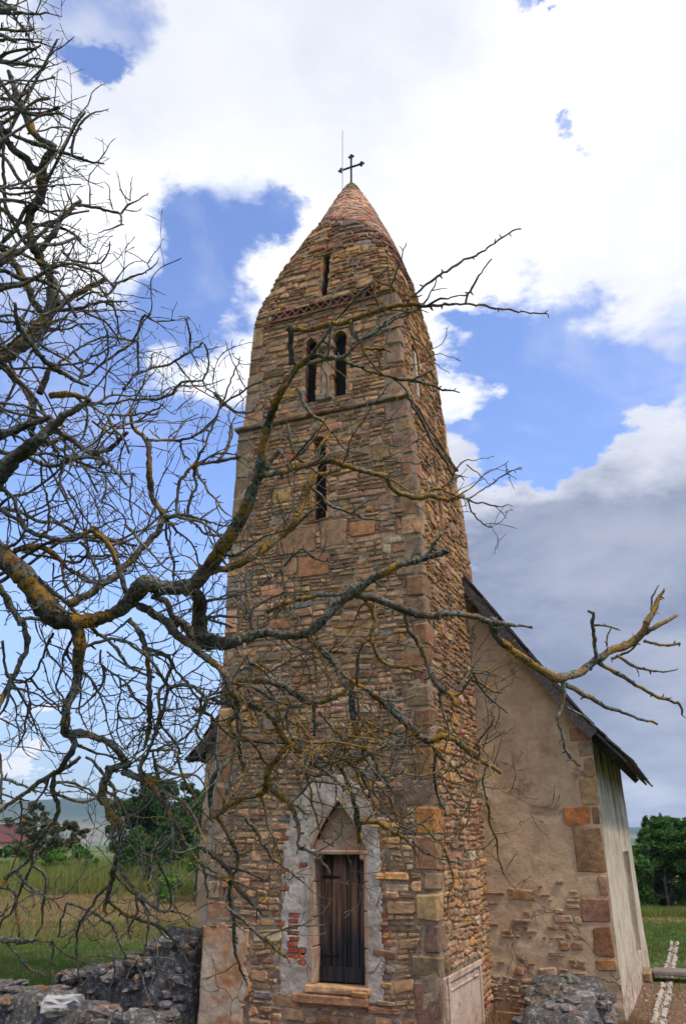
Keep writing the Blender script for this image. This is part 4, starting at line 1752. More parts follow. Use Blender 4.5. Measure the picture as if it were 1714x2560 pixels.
# channel of white edge stones, threshold slab and steps by the side door
chn = empty('drain_channel', chw(2.58, 3.0)); chn.rotation_euler = (0, 0, -YAW)
tag(chn, 'straight drainage channel edged with two rows of small white stones beside the nave', 'channel')
for side, x in ((0, 3.53), (1, 3.67)):
    y = -.3
    while y < 15:
        l = R(.16, .26)
        if not 7.3 < y < 8.1:
            if random.random() < .14:
                y += l
                continue
            m = MB()
            vs, fs = cbox((R(-.02, .02), 0, .01), (.034 + R(0, .014), l / 2 - R(.01, .03), .03 + R(0, .012)), .02, .014)
            m.add(vs, fs)
            o = m.build('kerb_stone', M['channel'], chn)
            o.location = (x - 3.6, y - 3.0, 0)
        y += l
m = MB(); vs, fs = box(-.02, .05, -3.2, 12, -.1, .012); m.add(vs, fs); m.build('channel_bed', M['mortar'], chn)
o = MB(); vs, fs = cbox((0, 0, 0), (.62, .30, .04), .02, .012); o.add(vs, fs, GB)
o = o.build('bridging_slab', M['slab']); o.location = chw(2.95, 7.65, .16); o.rotation_euler = (0, 0, -YAW)
tag(o, 'flat dark stone slab bridging the white edged channel', 'slab')
o = MB(); vs, fs = cbox((0, 0, 0), (.10, .40, .10), .04, .02); o.add(vs, fs, (.34, .25, .13))
o = o.build('door_step', M['stone']); o.location = chw(2.22, 7.6, .10); o.rotation_euler = (0, 0, -YAW)
tag(o, 'mossy stone step at the side door of the nave', 'step')
gm = MB()
for i in range(1500):
    x, y = R(1.9, 3.6), R(-.5, 12)
    p = chw(x, y)
    s_ = R(.008, .03)
    vs, fs = [Vector((0, 0, s_ * .8)), Vector((s_, 0, 0)), Vector((0, s_ * .8, 0)), Vector((-s_, 0, 0)), Vector((0, -s_, 0))], [(0, 1, 2), (0, 2, 3), (0, 3, 4), (0, 4, 1)]
    a = R(0, 6); rm = Matrix.Rotation(a, 3, 'Z')
    gm.add([Vector((p.x, p.y, gz(p.x, p.y) - .004)) + rm @ v for v in vs], fs, vary(pick([((.5, .45, .4), 2), ((.32, .2, .14), 2), (GREY, 1)])))
o = gm.build('gravel', M['stone'], kind='stuff')
tag(o, 'loose gravel strewn over the bare earth along the nave', 'gravel')


# ------------------------------------------------------------------ vegetation
def tree(name, x, y, hgt, wid, lobes, leaves, ls, mat, label, cat='tree', trunk_h=.35, squash=1.0, nstem=1):
    z0 = gz(x, y)
    root = empty(name, (x, y, z0))
    tag(root, label, cat)
    t = MB()
    tops = []
    L = []
    for i in range(lobes):
        a = R(0, 2 * pi)
        q = sqrt(random.random())
        hz_ = hgt * (trunk_h * .6 + (1 - trunk_h * .6) * random.random() ** .8)
        prof = sin(min(1, max(.15, (hz_ / hgt))) * pi * .86) ** .6
        if trunk_h < .12:
            prof = sqrt(max(.1, 1 - (hz_ / hgt) ** 2.5))
        rr = wid / 2 * q * prof
        s_ = R(.14, .24) * min(wid, hgt) * (.6 + .5 * (1 - hz_ / hgt))
        L.append((Vector((rr * cos(a), rr * sin(a) * squash, min(hz_, hgt - s_ * .5))), s_))
    for st in range(nstem):
        bx_, by_ = (R(-.25, .25) * wid * (nstem > 1), R(-.2, .2) * wid * (nstem > 1))
        pts = [Vector((bx_, by_, -.1))]
        for i in range(1, 6):
            pts.append(Vector((bx_ + R(-.1, .1) * i * .3, by_ + R(-.1, .1) * i * .3, hgt * .15 * i)))
        r0 = .022 * hgt
        tube(pts, [r0 * (1 - i / 6.5) for i in range(6)], 8, t, (.8, .2, 0))
        for c_, s_ in L[st::nstem]:
            k = min(5, max(1, int(c_.z / hgt / .17)))
            a_, b_ = pts[min(k, 4)], c_
            mid = (a_ + b_) / 2 + Vector((R(-.2, .2), R(-.2, .2), R(-.1, .3)))
            tube([a_, mid, b_], [r0 * .35, r0 * .2, r0 * .08], 5, t, (.6, .1, 0))
    t.build('trunk', M['bark'], root)
    m = MB()
    per = max(1, leaves // len(L))
    for c_, s_ in L:
        # clumps inside each lobe
        cl_ = [c_ + Vector((R(-1, 1), R(-1, 1), R(-.8, .8))) * s_ * .8 for _ in range(7)]
        for i in range(per):
            cc = random.choice(cl_)
            d = Vector((random.gauss(0, 1), random.gauss(0, 1), random.gauss(0, .8)))
            d.normalize()
            p = cc + d * s_ * .42 * (random.random() ** .4)
            if p.z < .05:
                p.z = R(.05, .5)
            s2 = ls * R(.6, 1.3)
            u = Vector((R(-1, 1), R(-1, 1), R(-.6, .6))).normalized()
            v = u.cross(Vector((R(-1, 1), R(-1, 1), R(-1, 1)))).normalized()
            m.add([p - u * s2, p + v * s2 * .45, p + u * s2, p - v * s2 * .45], [(0, 1, 2, 3)])
    m.c = []
    m.build('crown', mat, root)
    return root


tree('broad_tree', -11.8, 60, 6.2, 7.4, 46, 22000, .15, M['leafd'], 'tallest dark green broad tree left of the tower')
tree('broad_tree', -7.4, 57, 4.9, 7.5, 44, 20000, .14, M['leafm'], 'lower dark green tree close to the left edge of the tower')
tree('broad_tree', -15.4, 62, 5.2, 4.4, 26, 9000, .14, M['leafm'], 'feathery green tree on the left flank of the dark tree clump', trunk_h=.15)
tree('olive_bush', -22.6, 62, 5.0, 3.2, 26, 7000, .12, M['leafo'], 'thin olive green tree standing alone near the red roofed house', trunk_h=.1)
tree('olive_bush', -19.6, 60, 3.4, 4.0, 24, 8000, .12, M['leafo'], 'low olive bush right of the thin tree', trunk_h=.05)
tree('shrub', -5.6, 37, 2.7, 4.0, 30, 13000, .09, M['leafl'], 'bright light green shrub beside the tower foot', 'shrub', .05, 1, 3)
tree('shrub', -8.6, 44, 3.3, 7.0, 44, 24000, .10, M['leafm'], 'green undergrowth below the dark tree clump', 'shrub', .05, .6, 4)
tree('shrub', -14.0, 45, 2.1, 4.4, 26, 11000, .08, M['leafl'], 'fresh green shrub rising out of the tall grass', 'shrub', .05, 1, 4)
tree('shrub', -23.5, 56, 2.1, 8.0, 26, 9000, .1, M['leafm'], 'green hedge in front of the red roofed house', 'shrub', .05, .6, 4)
tree('bushy_tree', 14.3, 37.5, 3.6, 5.6, 70, 30000, .11, M['leafm'], 'large bushy green tree at the right edge behind the nave', 'tree', .02, 1, 4)
tree('bushy_tree', 11.2, 38.5, 2.7, 4.2, 44, 18000, .11, M['leafm'], 'dark low bush right behind the nave wall', 'shrub', .02, 1, 4)
tree('bushy_tree', 19.2, 39, 5.0, 6.0, 36, 12000, .12, M['leafm'], 'green tree mostly outside the right edge of the picture', 'tree', .05, 1, 4)
for i, (x, y, h, w_) in enumerate([(-60, 150, 6, 14), (-38, 170, 6, 22), (-16, 180, 6, 20), (66, 150, 7, 26)]):
    tree('distant_hedge_tree', x, y, h, w_, 14, 1800, .5, M['leafd'],
         ['distant dark tree row behind the red roofed house', 'distant dark tree row between house and tree clump', 'distant dark tree row behind the dark clump', 'distant trees behind the right hand bushes'][i], 'tree', .1, .3, 2)


def grass(name, n, area, hmin, hmax, wdt, mat, label, density=None, blades=3):
    m = MB()
    k = 0
    while k < n:
        x, y = area()
        if density and random.random() > density(x, y):
            k += 1
            continue
        z = gz(x, y)
        for _ in range(blades):
            a = R(0, 2 * pi)
            h = R(hmin, hmax) * (1 + (.55 * noise.noise(Vector((x * .5, y * .3, 7))) if hmax > .3 else 0))
            dx, dy = cos(a) * wdt, sin(a) * wdt
            lx, ly = R(-.35, .35) * h, R(-.35, .35) * h
            ox, oy = R(-.06, .06), R(-.06, .06)
            m.v += [(x + ox - dx, y + oy - dy, z - .02), (x + ox + dx, y + oy + dy, z - .02), (x + ox + lx, y + oy + ly, z + h)]
            q = len(m.v)
            m.f.append((q - 3, q - 2, q - 1))
        k += 1
    o = m.build(name, mat, kind='stuff')
    tag(o, label, 'grass')
    return o


def outside(x, y):
    """1 outside the church footprint"""
    v = Vector((x - 1.359, y - 12.5, 0))
    a, b = v.dot(E1), v.dot(E2)
    if -6 < a < 2.3 and -0.2 < b < 10.1:
        return 0
    if 2.2 < a < 5.2 and -.5 < b < 11:
        return .08
    return 1


def sector(x0, x1, y0, y1):
    def f():
        y = R(y0, y1)
        k = y / y1
        return R(x0 * k, x1 * k), y
    return f


grass('tall_grass', 20000, sector(-28, 0, 38.5, 52), .5, 1.45, .014, M['tall'], 'tall yellow green meadow grass below the tree clump on the left',
      lambda x, y: (1 if noise.noise(Vector((x * .3, y * .3, 0))) > -.35 else .4) * (1 if y > 40.5 + 2.6 * noise.noise(Vector((x * .35, 3, 0))) else .12))
grass('dry_grass', 9000, sector(-20, -1, 27, 40), .04, .13, .012, M['dry'], 'dry brown mown strip between the tall grass and the lawn',
      lambda x, y: outside(x, y) * (1 if noise.noise(Vector((x * .4, y * .6, 0))) > -.2 else .3))
grass('field_weeds', 2600, sector(-20, -1, 24, 40), .12, .5, .010, M['tall'], 'scattered taller weeds in the mown strip and lawn on the left',
      lambda x, y: outside(x, y) * (1 if noise.noise(Vector((x * .5, y * .5, 5))) > .05 else .1))
grass('short_grass', 22000, sector(-14, -1, 13.5, 30), .03, .10, .008, M['short'], 'short green grass round the ruined walls on the left', outside)
grass('lawn', 26000, sector(4, 18, 15, 38), .03, .10, .009, M['short'], 'green lawn to the right of the nave', outside)
grass('meadow_fringe', 5000, sector(9, 20, 33.5, 36), .1, .45, .012, M['tall'], 'longer grass fringe at the foot of the right hand bushes')
grass('weeds', 6500, lambda: (R(1.2, 4.8), R(11.6, 15.6)), .03, .15, .006, M['dry'], 'dry weeds on the earth at the foot of the tower')

grass('ruin_weeds', 2600, lambda: (R(-8, -2.2), R(12.6, 16.2)), .05, .22, .008, M['short'], 'grass and weeds growing along the ruined walls on the left')

# ------------------------------------------------------------------ house far left
hx, hy = -62, 150
hs_ = empty('house', (hx, hy, 0), radians(20))
tag(hs_, 'distant orange rendered house with dark red roof and brick chimney', 'house')
m = MB(); vs, fs = box(-6, 6, -4, 4, -.5, 3.0); m.add(vs, fs)
m.add([Vector((6, -4, 3)), Vector((6, 4, 3)), Vector((6, 0, 5.6))], [(0, 1, 2)])
m.add([Vector((-6, -4, 3)), Vector((-6, 4, 3)), Vector((-6, 0, 5.6))], [(0, 2, 1)])
hwall = m.build('wall', M['housewall'], hs_)
m = MB()
for s_ in (-1, 1):
    P = [Vector((x, s_ * y, z + o_)) for o_ in (0, .15) for (x, y, z) in ((-6.3, 4.4, 2.75), (6.3, 4.4, 2.75), (6.3, 0, 5.62), (-6.3, 0, 5.62))]
    m.add(P, [(0, 1, 2, 3), (4, 7, 6, 5), (0, 4, 5, 1), (1, 5, 6, 2), (2, 6, 7, 3), (3, 7, 4, 0)])
hr = m.build('roof', M['houseroof'], hs_)
m = MB(); vs, fs = cbox((4.8, -.6, 5.8), (.5, .5, 1.1), .03); m.add(vs, fs); m.build('chimney', M['chimney'], hr)
for x in (-3, 0, 3):
    m = MB(); vs, fs = cbox((x, -4.02, 1.6), (.5, .05, .6), .02); m.add(vs, fs); m.build('window', M['pane'], hs_)

# ------------------------------------------------------------------ the bare old tree that reaches in from the left
VIEWS = dict(A=(0, 0, .3415), B=(0, 700, .38265), C=(0, 1300, .38265), D=(0, 1900, .3571), E=(560, 300, .3827), F=(500, 1000, .4783),
             G=(480, 1750, .4911), H=(1050, 1400, .4952), I=(900, 500, .3843), J=(700, 1900, .287))
# view letter, orange lichen 0-9, twig density 0-9, then x,y,width triples; limbs that start on another one take over its depth
TRACE = """
C 3 4 -60,215,120 60,285,122 150,360,132 230,470,135 300,565,135 370,640,130 450,668,115 560,655,82 660,640,78 760,600,82 850,530,92 910,450,105 970,410,100 1080,445,95 1190,440,95 1260,430,88 1330,350,82 1400,265,80 1470,170,76 1540,60,72 1580,-40,66
F 5 3 40,870,56 110,770,58 170,690,62 230,590,62 265,490,55 295,420,52 320,340,56 335,230,50 350,150,48 375,80,46 400,0,44 450,-90,40 500,-160,36 560,-215,32
E 1 2 560,1550,30 640,1440,26 700,1340,32 760,1270,24 860,1160,24 980,1050,22
E 1 2 480,1600,30 600,1575,34 700,1555,34 790,1540,30 880,1450,24 1000,1360,22 1100,1290,22 1250,1240,20 1300,1200,16
E 2 1 450,1600,46 440,1500,44 435,1420,42 430,1345,44
E 9 2 445,1370,38 560,1368,40 660,1340,40 740,1330,36 830,1300,40 930,1270,36 1030,1240,36 1110,1210,36 1200,1200,34 1290,1205,30
I 3 1 380,690,32 480,685,25 600,675,23 700,675,21 800,685,19 900,705,18 1000,720,16 1100,735,13 1215,740,12
I 1 1 430,690,18 520,635,20 560,640,14 620,625,12 700,615,12
I 1 2 685,670,22 700,610,20 740,545,16 800,450,13 850,385,12
I 1 1 300,655,14 370,600,18 450,535,20 520,485,20 600,435,20 680,390,19 770,345,17 850,295,15 920,245,14 990,200,13 1045,190,11
I 1 2 0,915,22 100,860,22 200,790,22 300,745,21 390,705,20 420,670,16 445,620,13 470,580,12 500,490,9
I 0 1 465,590,10 510,580,8 565,568,6
I 5 2 95,520,22 150,540,20 210,570,18 260,610,15 350,620,11 400,620,9
I 1 3 0,625,16 80,530,18 190,440,11
I 0 1 200,560,13 230,480,12 270,360,11 300,280,7
I 1 1 200,690,11 195,560,9 170,370,7
I 6 1 95,520,22 90,600,20 110,660,22 130,710,22
E 2 2 570,1520,30 640,1545,34 760,1560,28 850,1600,26 950,1640,26 1060,1670,26 1200,1700,26 1300,1720,24 1420,1760,18 1540,1780,10
I 2 1 330,1175,22 400,1140,24 470,1105,26
I 1 2 210,1160,15 280,1215,16 310,1270,20 350,1360,22 400,1440,22 450,1540,24 500,1620,24 550,1700,22 600,1780,16
I 0 2 300,840,10 360,900,12 440,980,10 480,1060,8 580,1130,5
I 0 1 430,980,9 530,940,8 575,830,5
I 0 2 440,1030,8 500,1000,8 650,1040,6
E 8 2 830,1300,40 835,1380,32 890,1440,30 920,1520,26 970,1600,22 1040,1660,18
E 9 2 900,1490,22 960,1495,26 1020,1500,24 1090,1515,16
E 6 2 1000,1510,20 1005,1570,18 1025,1620,18
E 1 2 690,1230,14 700,1170,13 760,1070,12 850,980,10
E 1 2 1190,1360,13 1130,1350,16 1000,1400,14 900,1450,12
I 0 1 0,1610,14 100,1550,10 200,1430,9 245,1360,6
I 0 2 0,1480,10 60,1370,10 120,1290,10 180,1200,9
I 1 1 160,1590,11 240,1600,10 310,1550,10 350,1500,7
I 3 2 150,1680,18 240,1640,14 370,1560,16 440,1520,14 530,1465,9
I 0 2 80,1690,12 200,1700,10 430,1720,12 500,1690,8 560,1665,6
I 0 1 430,1720,10 530,1750,9 600,1780,8
F 6 3 330,395,34 430,372,34 540,340,32 640,322,34 700,322,34 800,355,33 900,385,32 970,395,30 990,450,30 1050,490,33 1130,510,33 1200,500,30 1290,520,29 1370,505,27
I 2 2 690,1940,22 740,1965,17 820,1975,15 900,1995,12 970,1985,8
I 9 1 410,1925,24 470,1880,26 560,1890,24 620,1925,20 680,1935,18
I 0 2 700,1945,15 790,1890,12 880,1830,12 950,1780,12 1040,1740,7
I 0 1 950,1780,8 950,1720,5
I 0 1 950,1780,8 1015,1815,5
I 0 3 700,1955,14 740,2050,12 800,2110,10 860,2130,7
I 1 1 170,1800,13 240,1770,11 310,1735,7
I 6 1 200,1815,15 280,1870,15 330,1905,14
I 0 1 330,1945,11 380,2000,9 445,2045,5
I 1 2 530,1875,16 600,1820,16 655,1795,13
I 0 2 600,1805,13 620,1750,12 680,1700,10 750,1690,8 870,1665,5
I 0 2 690,1720,10 760,1780,10 830,1840,7 880,1850,5
F 2 1 345,365,30 380,310,30 412,258,28
F 9 2 0,915,50 40,900,46 130,880,46 240,840,50 350,760,46 430,700,50 500,630,50 530,540,50 570,440,52 600,385,48 590,340,38 620,265,26 665,190,18 690,150,12
F 8 1 600,385,28 660,388,26 730,352,22
F 2 2 560,450,20 620,490,22 680,550,22 780,590,20 880,625,17 980,630,12
F 0 2 800,590,14 850,540,12 950,500,9
F 2 1 515,640,22 570,590,22 620,555,14
F 4 2 690,170,20 640,110,22 580,70,25 540,0,25 510,-60,20
F 1 2 690,165,12 760,260,12 880,280,8
F 0 2 455,345,20 520,270,20 560,220,16 620,140,12
F 4 2 545,330,18 500,290,17 470,220,20 460,120,18
C 2 3 1250,440,66 1300,520,82 1300,620,82 1310,720,86 1350,790,92 1450,800,72 1568,780,70
F 3 3 100,1285,60 209,1245,56 330,1222,50 450,1232,46 540,1225,50 600,1190,52 680,1110,52 740,1050,52 790,1005,55 880,950,46 960,900,42 1060,860,36 1170,825,36 1300,785,30
F 1 1 1190,815,24 1225,745,24 1268,690,18
F 2 2 790,1005,52 860,1025,48 950,1050,46 1040,1085,46 1150,1125,46 1200,1130,46 1290,1115,38 1400,1125,36 1500,1150,36 1550,1165,40
H 4 1 350,300,36 420,320,30 480,330,20 560,340,13
H 7 1 365,310,42 380,380,42 430,430,44 510,490,44 600,550,44 680,592,52 740,590,50 820,560,42 880,510,42 960,460,42 1060,420,42 1120,370,40 1150,300,36 1180,250,30 1210,180,20 1230,145,11
H 3 1 1110,380,30 1200,330,25 1290,285,18
H 2 1 890,500,26 880,420,24 870,340,22 872,270,22 845,252,16
H 4 1 900,520,26 1000,580,25 1100,640,22 1200,690,20 1310,730,16 1322,782,10
H 3 2 990,480,20 1050,520,20 1120,552,18 1200,565,12 1300,550,7
H 3 2 735,630,30 830,680,28 940,740,24 1000,760,20 1100,800,18 1200,825,14
H 3 1 722,620,32 715,740,24 695,800,22 715,880,20 745,980,20 805,1040,12
H 0 1 740,745,12 820,790,14 890,850,6
H 1 1 940,435,13 945,380,11 962,335,7
H 3 1 1130,410,22 1220,430,18 1310,420,15
H 2 2 880,330,15 930,330,14 1005,355,8
H 2 1 1110,370,14 1060,455,14 960,500,18
H 1 1 1165,260,14 1170,190,12 1205,130,7
F 7 3 855,1040,22 890,1090,22 915,1160,25 890,1230,25 920,1320,28 970,1380,26 1080,1400,22 1160,1420,16
F 3 2 1070,1120,28 1090,1200,26 1150,1290,28 1190,1400,27 1230,1480,28 1310,1550,28 1340,1600,24 1430,1650,12
F 2 1 1230,1475,15 1285,1440,12
F 3 2 1310,1550,22 1370,1520,20 1425,1425,10
F 4 3 565,1240,30 620,1300,26 700,1380,24 790,1470,26 860,1510,27 940,1570,30 1020,1640,34 1080,1700,36
F 2 3 795,1480,26 790,1560,28 800,1640,30
F 5 3 820,1480,22 830,1320,20 880,1240,16
F 0 2 0,1055,16 120,1030,14 260,990,14 400,910,11 425,880,8
F 1 3 240,1150,20 245,1050,17 240,950,18 260,900,22 322,885,16
F 6 3 350,1110,26 430,1070,28 540,1040,28 640,1020,28 720,1020,26 780,1000,20
F 3 2 280,1200,25 270,1100,22 430,1010,18 450,1035,20 440,960,17 420,870,15
F 1 2 450,1040,17 400,1120,16 300,1190,16
F 0 2 440,870,17 500,800,16 540,780,16 600,830,16 700,850,12
F 0 3 500,1220,17 515,1150,15 505,1120,12
G 3 3 1000,20,36 1080,100,38 1150,180,38 1200,215,36
G 9 4 1200,215,34 1300,190,35 1400,250,32 1470,310,30 1568,370,22
G 5 2 1220,230,24 1260,290,22 1310,320,20 1375,400,12
G 2 5 1500,330,18 1480,420,14 1500,520,9
G 2 5 1430,250,18 1480,180,15 1540,90,9
G 4 3 812,-20,34 820,100,30 860,200,28 930,300,24 945,400,14
G 4 3 740,320,26 780,400,26 820,500,28 840,600,34 850,720,26
G 8 4 845,622,32 940,620,30 1010,660,26 1100,720,18 1150,800,9
G 1 2 1010,655,16 1100,680,14 1250,676,9
G 0 1 1120,720,15 1200,790,12 1380,835,6
G 7 4 490,230,38 560,260,40 640,290,34 740,320,28
G 8 4 490,230,30 440,290,34 380,380,40 410,440,34 500,540,35 540,640,26 540,760,20
G 7 3 230,-20,34 330,40,35 400,80,36 450,170,38 490,230,38
G 7 3 170,-60,40 190,0,40 230,50,38 240,150,34 240,250,28 262,370,26 210,490,22
F 3 4 190,1460,40 260,1475,30 330,1470,30 400,1480,34 460,1510,34 520,1550,34 590,1580,30 660,1570,28 740,1535,26 790,1480,26
F 1 4 250,1330,18 270,1420,16 330,1480,20
F 0 3 0,1560,16 200,1500,16 300,1450,14 400,1400,12 520,1330,10 620,1270,8
F 2 4 160,1480,22 260,1500,22 350,1540,20 470,1595,20 560,1585,16
F 0 2 230,1400,13 300,1385,15 310,1380,9
F 1 3 440,1250,16 520,1300,14 600,1320,12 680,1310,12 720,1240,9
F 2 4 60,1560,26 150,1590,26 240,1580,24 330,1620,22 420,1680,20
G 2 4 0,40,22 60,60,22 120,110,20 190,180,20 260,200,18 370,215,16 470,220,16
G 1 5 500,10,18 480,70,16 500,180,14 560,250,12
G 3 5 860,200,24 880,300,20 940,380,16 1000,440,12
G 1 5 560,250,18 610,330,16 690,370,12
G 3 4 640,60,22 760,200,20 820,330,18 860,440,16 900,520,10
G 7 3 380,380,30 360,470,34 250,500,28 180,540,24 130,590,20
G 4 3 120,590,26 160,640,28 210,730,28 235,840,22 200,900,24
G 3 1 620,10,26 625,100,24 625,180,22
G 6 3 640,290,28 700,270,28 820,170,24 870,160,20 1000,160,15
G 0 2 610,410,17 740,430,15 930,465,8
G 0 3 610,410,17 560,470,14 500,530,10
G 3 3 0,730,20 80,770,24 160,840,24 220,940,26 300,1030,24 370,1100,15
G 1 2 0,790,18 60,860,20 80,1010,12
G 1 2 150,850,15 270,870,18 365,915,9
G 2 3 170,1050,20 270,1130,26 370,1220,25 480,1310,20
G 3 4 200,900,28 190,1000,25 210,1100,25 215,1230,25 240,1350,16 280,1450,9
G 3 4 270,600,22 330,680,24 400,790,20 470,850,16 560,930,9
G 2 3 1235,250,22 1240,450,18 1300,590,9
G 0 2 1250,380,13 1330,500,11 1430,590,6
G 3 4 100,600,28 100,430,30 160,330,34 230,250,36
G 4 4 100,600,24 160,560,22 180,460,20 260,380,20
G 6 4 850,90,20 960,150,20 1100,200,16 1190,290,12
G 6 3 940,350,18 1000,440,16 1040,490,10
G 1 4 700,250,14 820,340,15 950,440,13 1000,500,8
G 3 4 560,250,20 600,380,17 700,380,15 780,460,12
G 3 4 1240,610,10 1180,620,14 1060,670,12
G 2 4 540,760,18 620,780,14 700,880,20
C 2 4 990,500,34 1060,520,42 1100,560,46 1120,620,46 1150,700,50
C 2 3 900,560,52 1000,610,58 1100,680,64 1150,745,62 1250,820,54 1350,900,52 1440,970,52 1490,1050,52 1520,1120,50
C 1 2 1150,640,40 1220,705,62 1290,780,72 1360,830,60
C 4 3 1520,1110,50 1560,1230,45 1500,1340,36 1560,1430,32
C 2 3 440,550,64 560,500,56 680,410,52 780,340,52 870,250,54 960,150,48 1040,60,46 1080,-20,42
B 5 5 1080,1550,48 1040,1490,42 1000,1430,42 980,1330,44 975,1200,42 970,1060,42 930,1020,32 870,960,30 850,860,24
B 3 4 1080,1550,34 1180,1540,30 1260,1550,26 1370,1580,20 1490,1610,14
B 3 4 1150,1545,28 1160,1400,26 1170,1320,30 1240,1240,26 1290,1170,22 1340,1080,19 1380,980,17 1430,860,16 1480,730,14 1530,600,12 1568,500,8
B 1 3 1220,1545,26 1240,1450,26 1280,1340,24 1260,1230,22
B 2 3 -80,1400,92 60,1210,92 170,1110,84 300,1000,72 400,910,62 500,840,52 590,780,36
B 1 4 -60,1020,72 100,980,62 220,930,46 330,900,34
B 3 4 -60,560,90 80,460,92 190,390,92 280,290,84 330,200,74 350,100,72 340,0,66
A 3 5 380,2150,66 400,2100,66 350,1980,72 300,1900,72 250,1800,66 220,1700,62 210,1600,62 270,1500,62 310,1400,72 310,1300,78 320,1200,64 370,1110,62 400,1050,50
A 2 4 395,1060,40 280,1010,52 230,930,62 180,820,62 130,700,60 90,600,44 60,520,32
A 2 4 290,1250,60 250,1240,66 170,1150,56 90,1080,52 30,980,58 -40,860,60
A 2 4 -40,1760,50 80,1900,52 140,1980,52 200,2100,52 260,2220,52 330,2320,52
A 3 4 290,1840,44 370,1740,50 420,1650,42 460,1590,36 540,1510,38 600,1470,30
A 1 3 560,1500,28 640,1510,27 760,1530,23 880,1560,22 930,1500,20 1000,1470,14 1090,1415,9
A 0 3 880,1560,20 885,1640,18 800,1680,14 720,1700,7
A 2 4 -60,940,44 50,960,36 150,1010,32 300,1060,40 430,1110,30 530,1140,30 650,1180,22 770,1195,12
A 1 3 530,1130,26 530,1040,26 570,940,22 640,850,20 700,820,14 790,800,8
A 0 2 570,860,11 640,770,12 680,670,11 760,610,6
A 0 3 -60,215,28 120,220,25 240,220,20
A 0 4 -60,90,34 130,95,26 260,100,20 360,95,12 450,125,6
A 0 4 -60,290,34 100,290,26 200,290,22 330,320,14 410,350,8
A 0 3 450,1830,22 520,1900,22 640,1920,20 740,1920,18 800,1830,15 805,1760,8
A 0 2 740,1930,12 745,2000,8
A 2 2 430,2240,50 560,2150,50 700,2080,40 775,2045,44
A 1 2 560,2200,24 680,2140,22 780,2160,24 860,2080,22 960,2030,20 1060,1990,16 1150,1920,10 1165,1880,6
A 0 2 1100,1970,10 1080,1930,10 1150,1830,9 1190,1740,5
A 0 2 1075,1925,8 940,1840,8 905,1845,5
A 0 3 -50,580,22 100,600,18 230,640,14 320,720,12 440,705,6
A 0 4 -50,430,24 120,480,20 260,430,15 420,480,7
A 0 4 -50,10,40 60,70,28 140,170,20 230,300,14 290,410,9
A 0 4 -50,800,30 150,800,26 350,800,18 520,880,14 600,950,8
A 0 3 200,980,14 420,930,14 560,950,12
A 0 3 540,1000,14 470,960,12 430,1090,12 350,1200,9
A 0 3 0,1360,22 150,1380,20 350,1360,18 600,1350,9
A 0 3 -30,1470,30 150,1480,24 330,1550,20 540,1530,14
A 0 3 0,1530,18 180,1640,16 420,1640,14 600,1700,8
A 0 3 660,1510,15 660,1400,13 660,1280,11 740,1190,6
A 0 2 825,1530,12 810,1430,11 800,1360,9 760,1330,5
A 0 2 955,1470,11 900,1420,12 870,1330,9 855,1250,5
A 0 2 955,1470,10 955,1380,9 965,1290,5
A 0 3 -30,1660,26 110,1700,18 30,1740,12
A 1 3 -30,1250,22 20,1000,30 30,1250,30 40,1500,32 100,1650,32 210,1800,36
C 3 4 490,690,84 520,760,76 515,880,68 510,1000,62 490,1100,60 440,1200,56 430,1300,62 430,1400,66 500,1392,56 600,1410,46 700,1450,46 780,1520,46 840,1600,56
C 3 3 850,1595,50 740,1620,50 690,1700,50 660,1800,50 680,1850,44
C 2 3 455,1400,50 490,1470,50 440,1560,44 380,1640,34
D 2 3 740,60,44 770,60,52 735,150,50 720,240,50 760,340,42 830,440,42 845,560,46 820,660,42 800,760,42 780,860,36 740,1000,34 732,1070,28
D 0 3 840,745,34 920,880,30 1000,970,30 1120,1050,22 1260,1070,16 1350,1110,7
D 2 3 750,980,24 860,1070,28 960,1110,28 1090,1150,26 1180,1220,24 1250,1300,22 1330,1440,12
D 1 3 470,1000,24 600,1040,24 720,1110,28 800,1180,28 840,1290,22 885,1380,12
D 1 3 780,870,26 700,930,26 640,1020,25 550,1160,22 540,1300,22 540,1400,20 560,1520,18 610,1650,16
D 0 2 465,1000,20 435,1120,20 410,1240,16
D 1 3 800,1330,20 800,1500,22 760,1640,10
D 2 2 -60,410,30 80,300,30 200,210,35 300,140,38 400,80,38 500,30,35 570,-20,30
D 3 2 380,100,36 370,200,40 400,300,36 400,390,36 330,480,33 260,580,33 225,660,31 225,740,28 150,900,28 120,1000,26 130,1120,25 145,1260,18
D 1 2 230,740,26 300,790,24 325,900,24 300,1040,24 290,1160,20 245,1240,16
D 2 3 -50,900,32 0,890,30 80,800,30 180,720,25 225,660,22
D 1 3 0,890,24 100,930,22 90,1050,20 20,1120,18 0,1180,14
D 4 3 -60,1240,38 130,1270,42 250,1265,26 370,1265,22
D 4 3 50,1285,22 120,1360,24 200,1450,24 330,1510,10
D 1 3 370,1260,20 370,1400,18 350,1560,12
D 2 4 860,80,60 940,110,50 1060,180,46 1130,290,40 1180,400,34 1240,470,30 1300,580,26 1400,720,24 1520,800,9
D 2 2 1160,220,20 1190,400,25 1210,560,28 1200,715,13
D 4 2 1210,640,18 1280,650,20 1400,600,18 1500,680,16
D 1 3 850,725,20 960,670,20 1060,650,22 1190,550,17 1210,500,14
D 0 2 1060,660,18 1045,800,16 1040,920,9
D 2 3 600,-20,26 640,0,26 740,110,30 800,220,30 800,340,28 785,450,26 805,610,16
D 1 3 1010,-40,26 980,80,25 1060,180,22
D 1 2 1090,-10,18 1110,120,18 1180,180,18 1290,350,16 1330,400,9
D 1 2 1240,-10,20 1280,120,20 1350,240,20 1410,360,18 1500,440,14
D 0 4 -50,1080,20 20,1090,18 60,1000,12
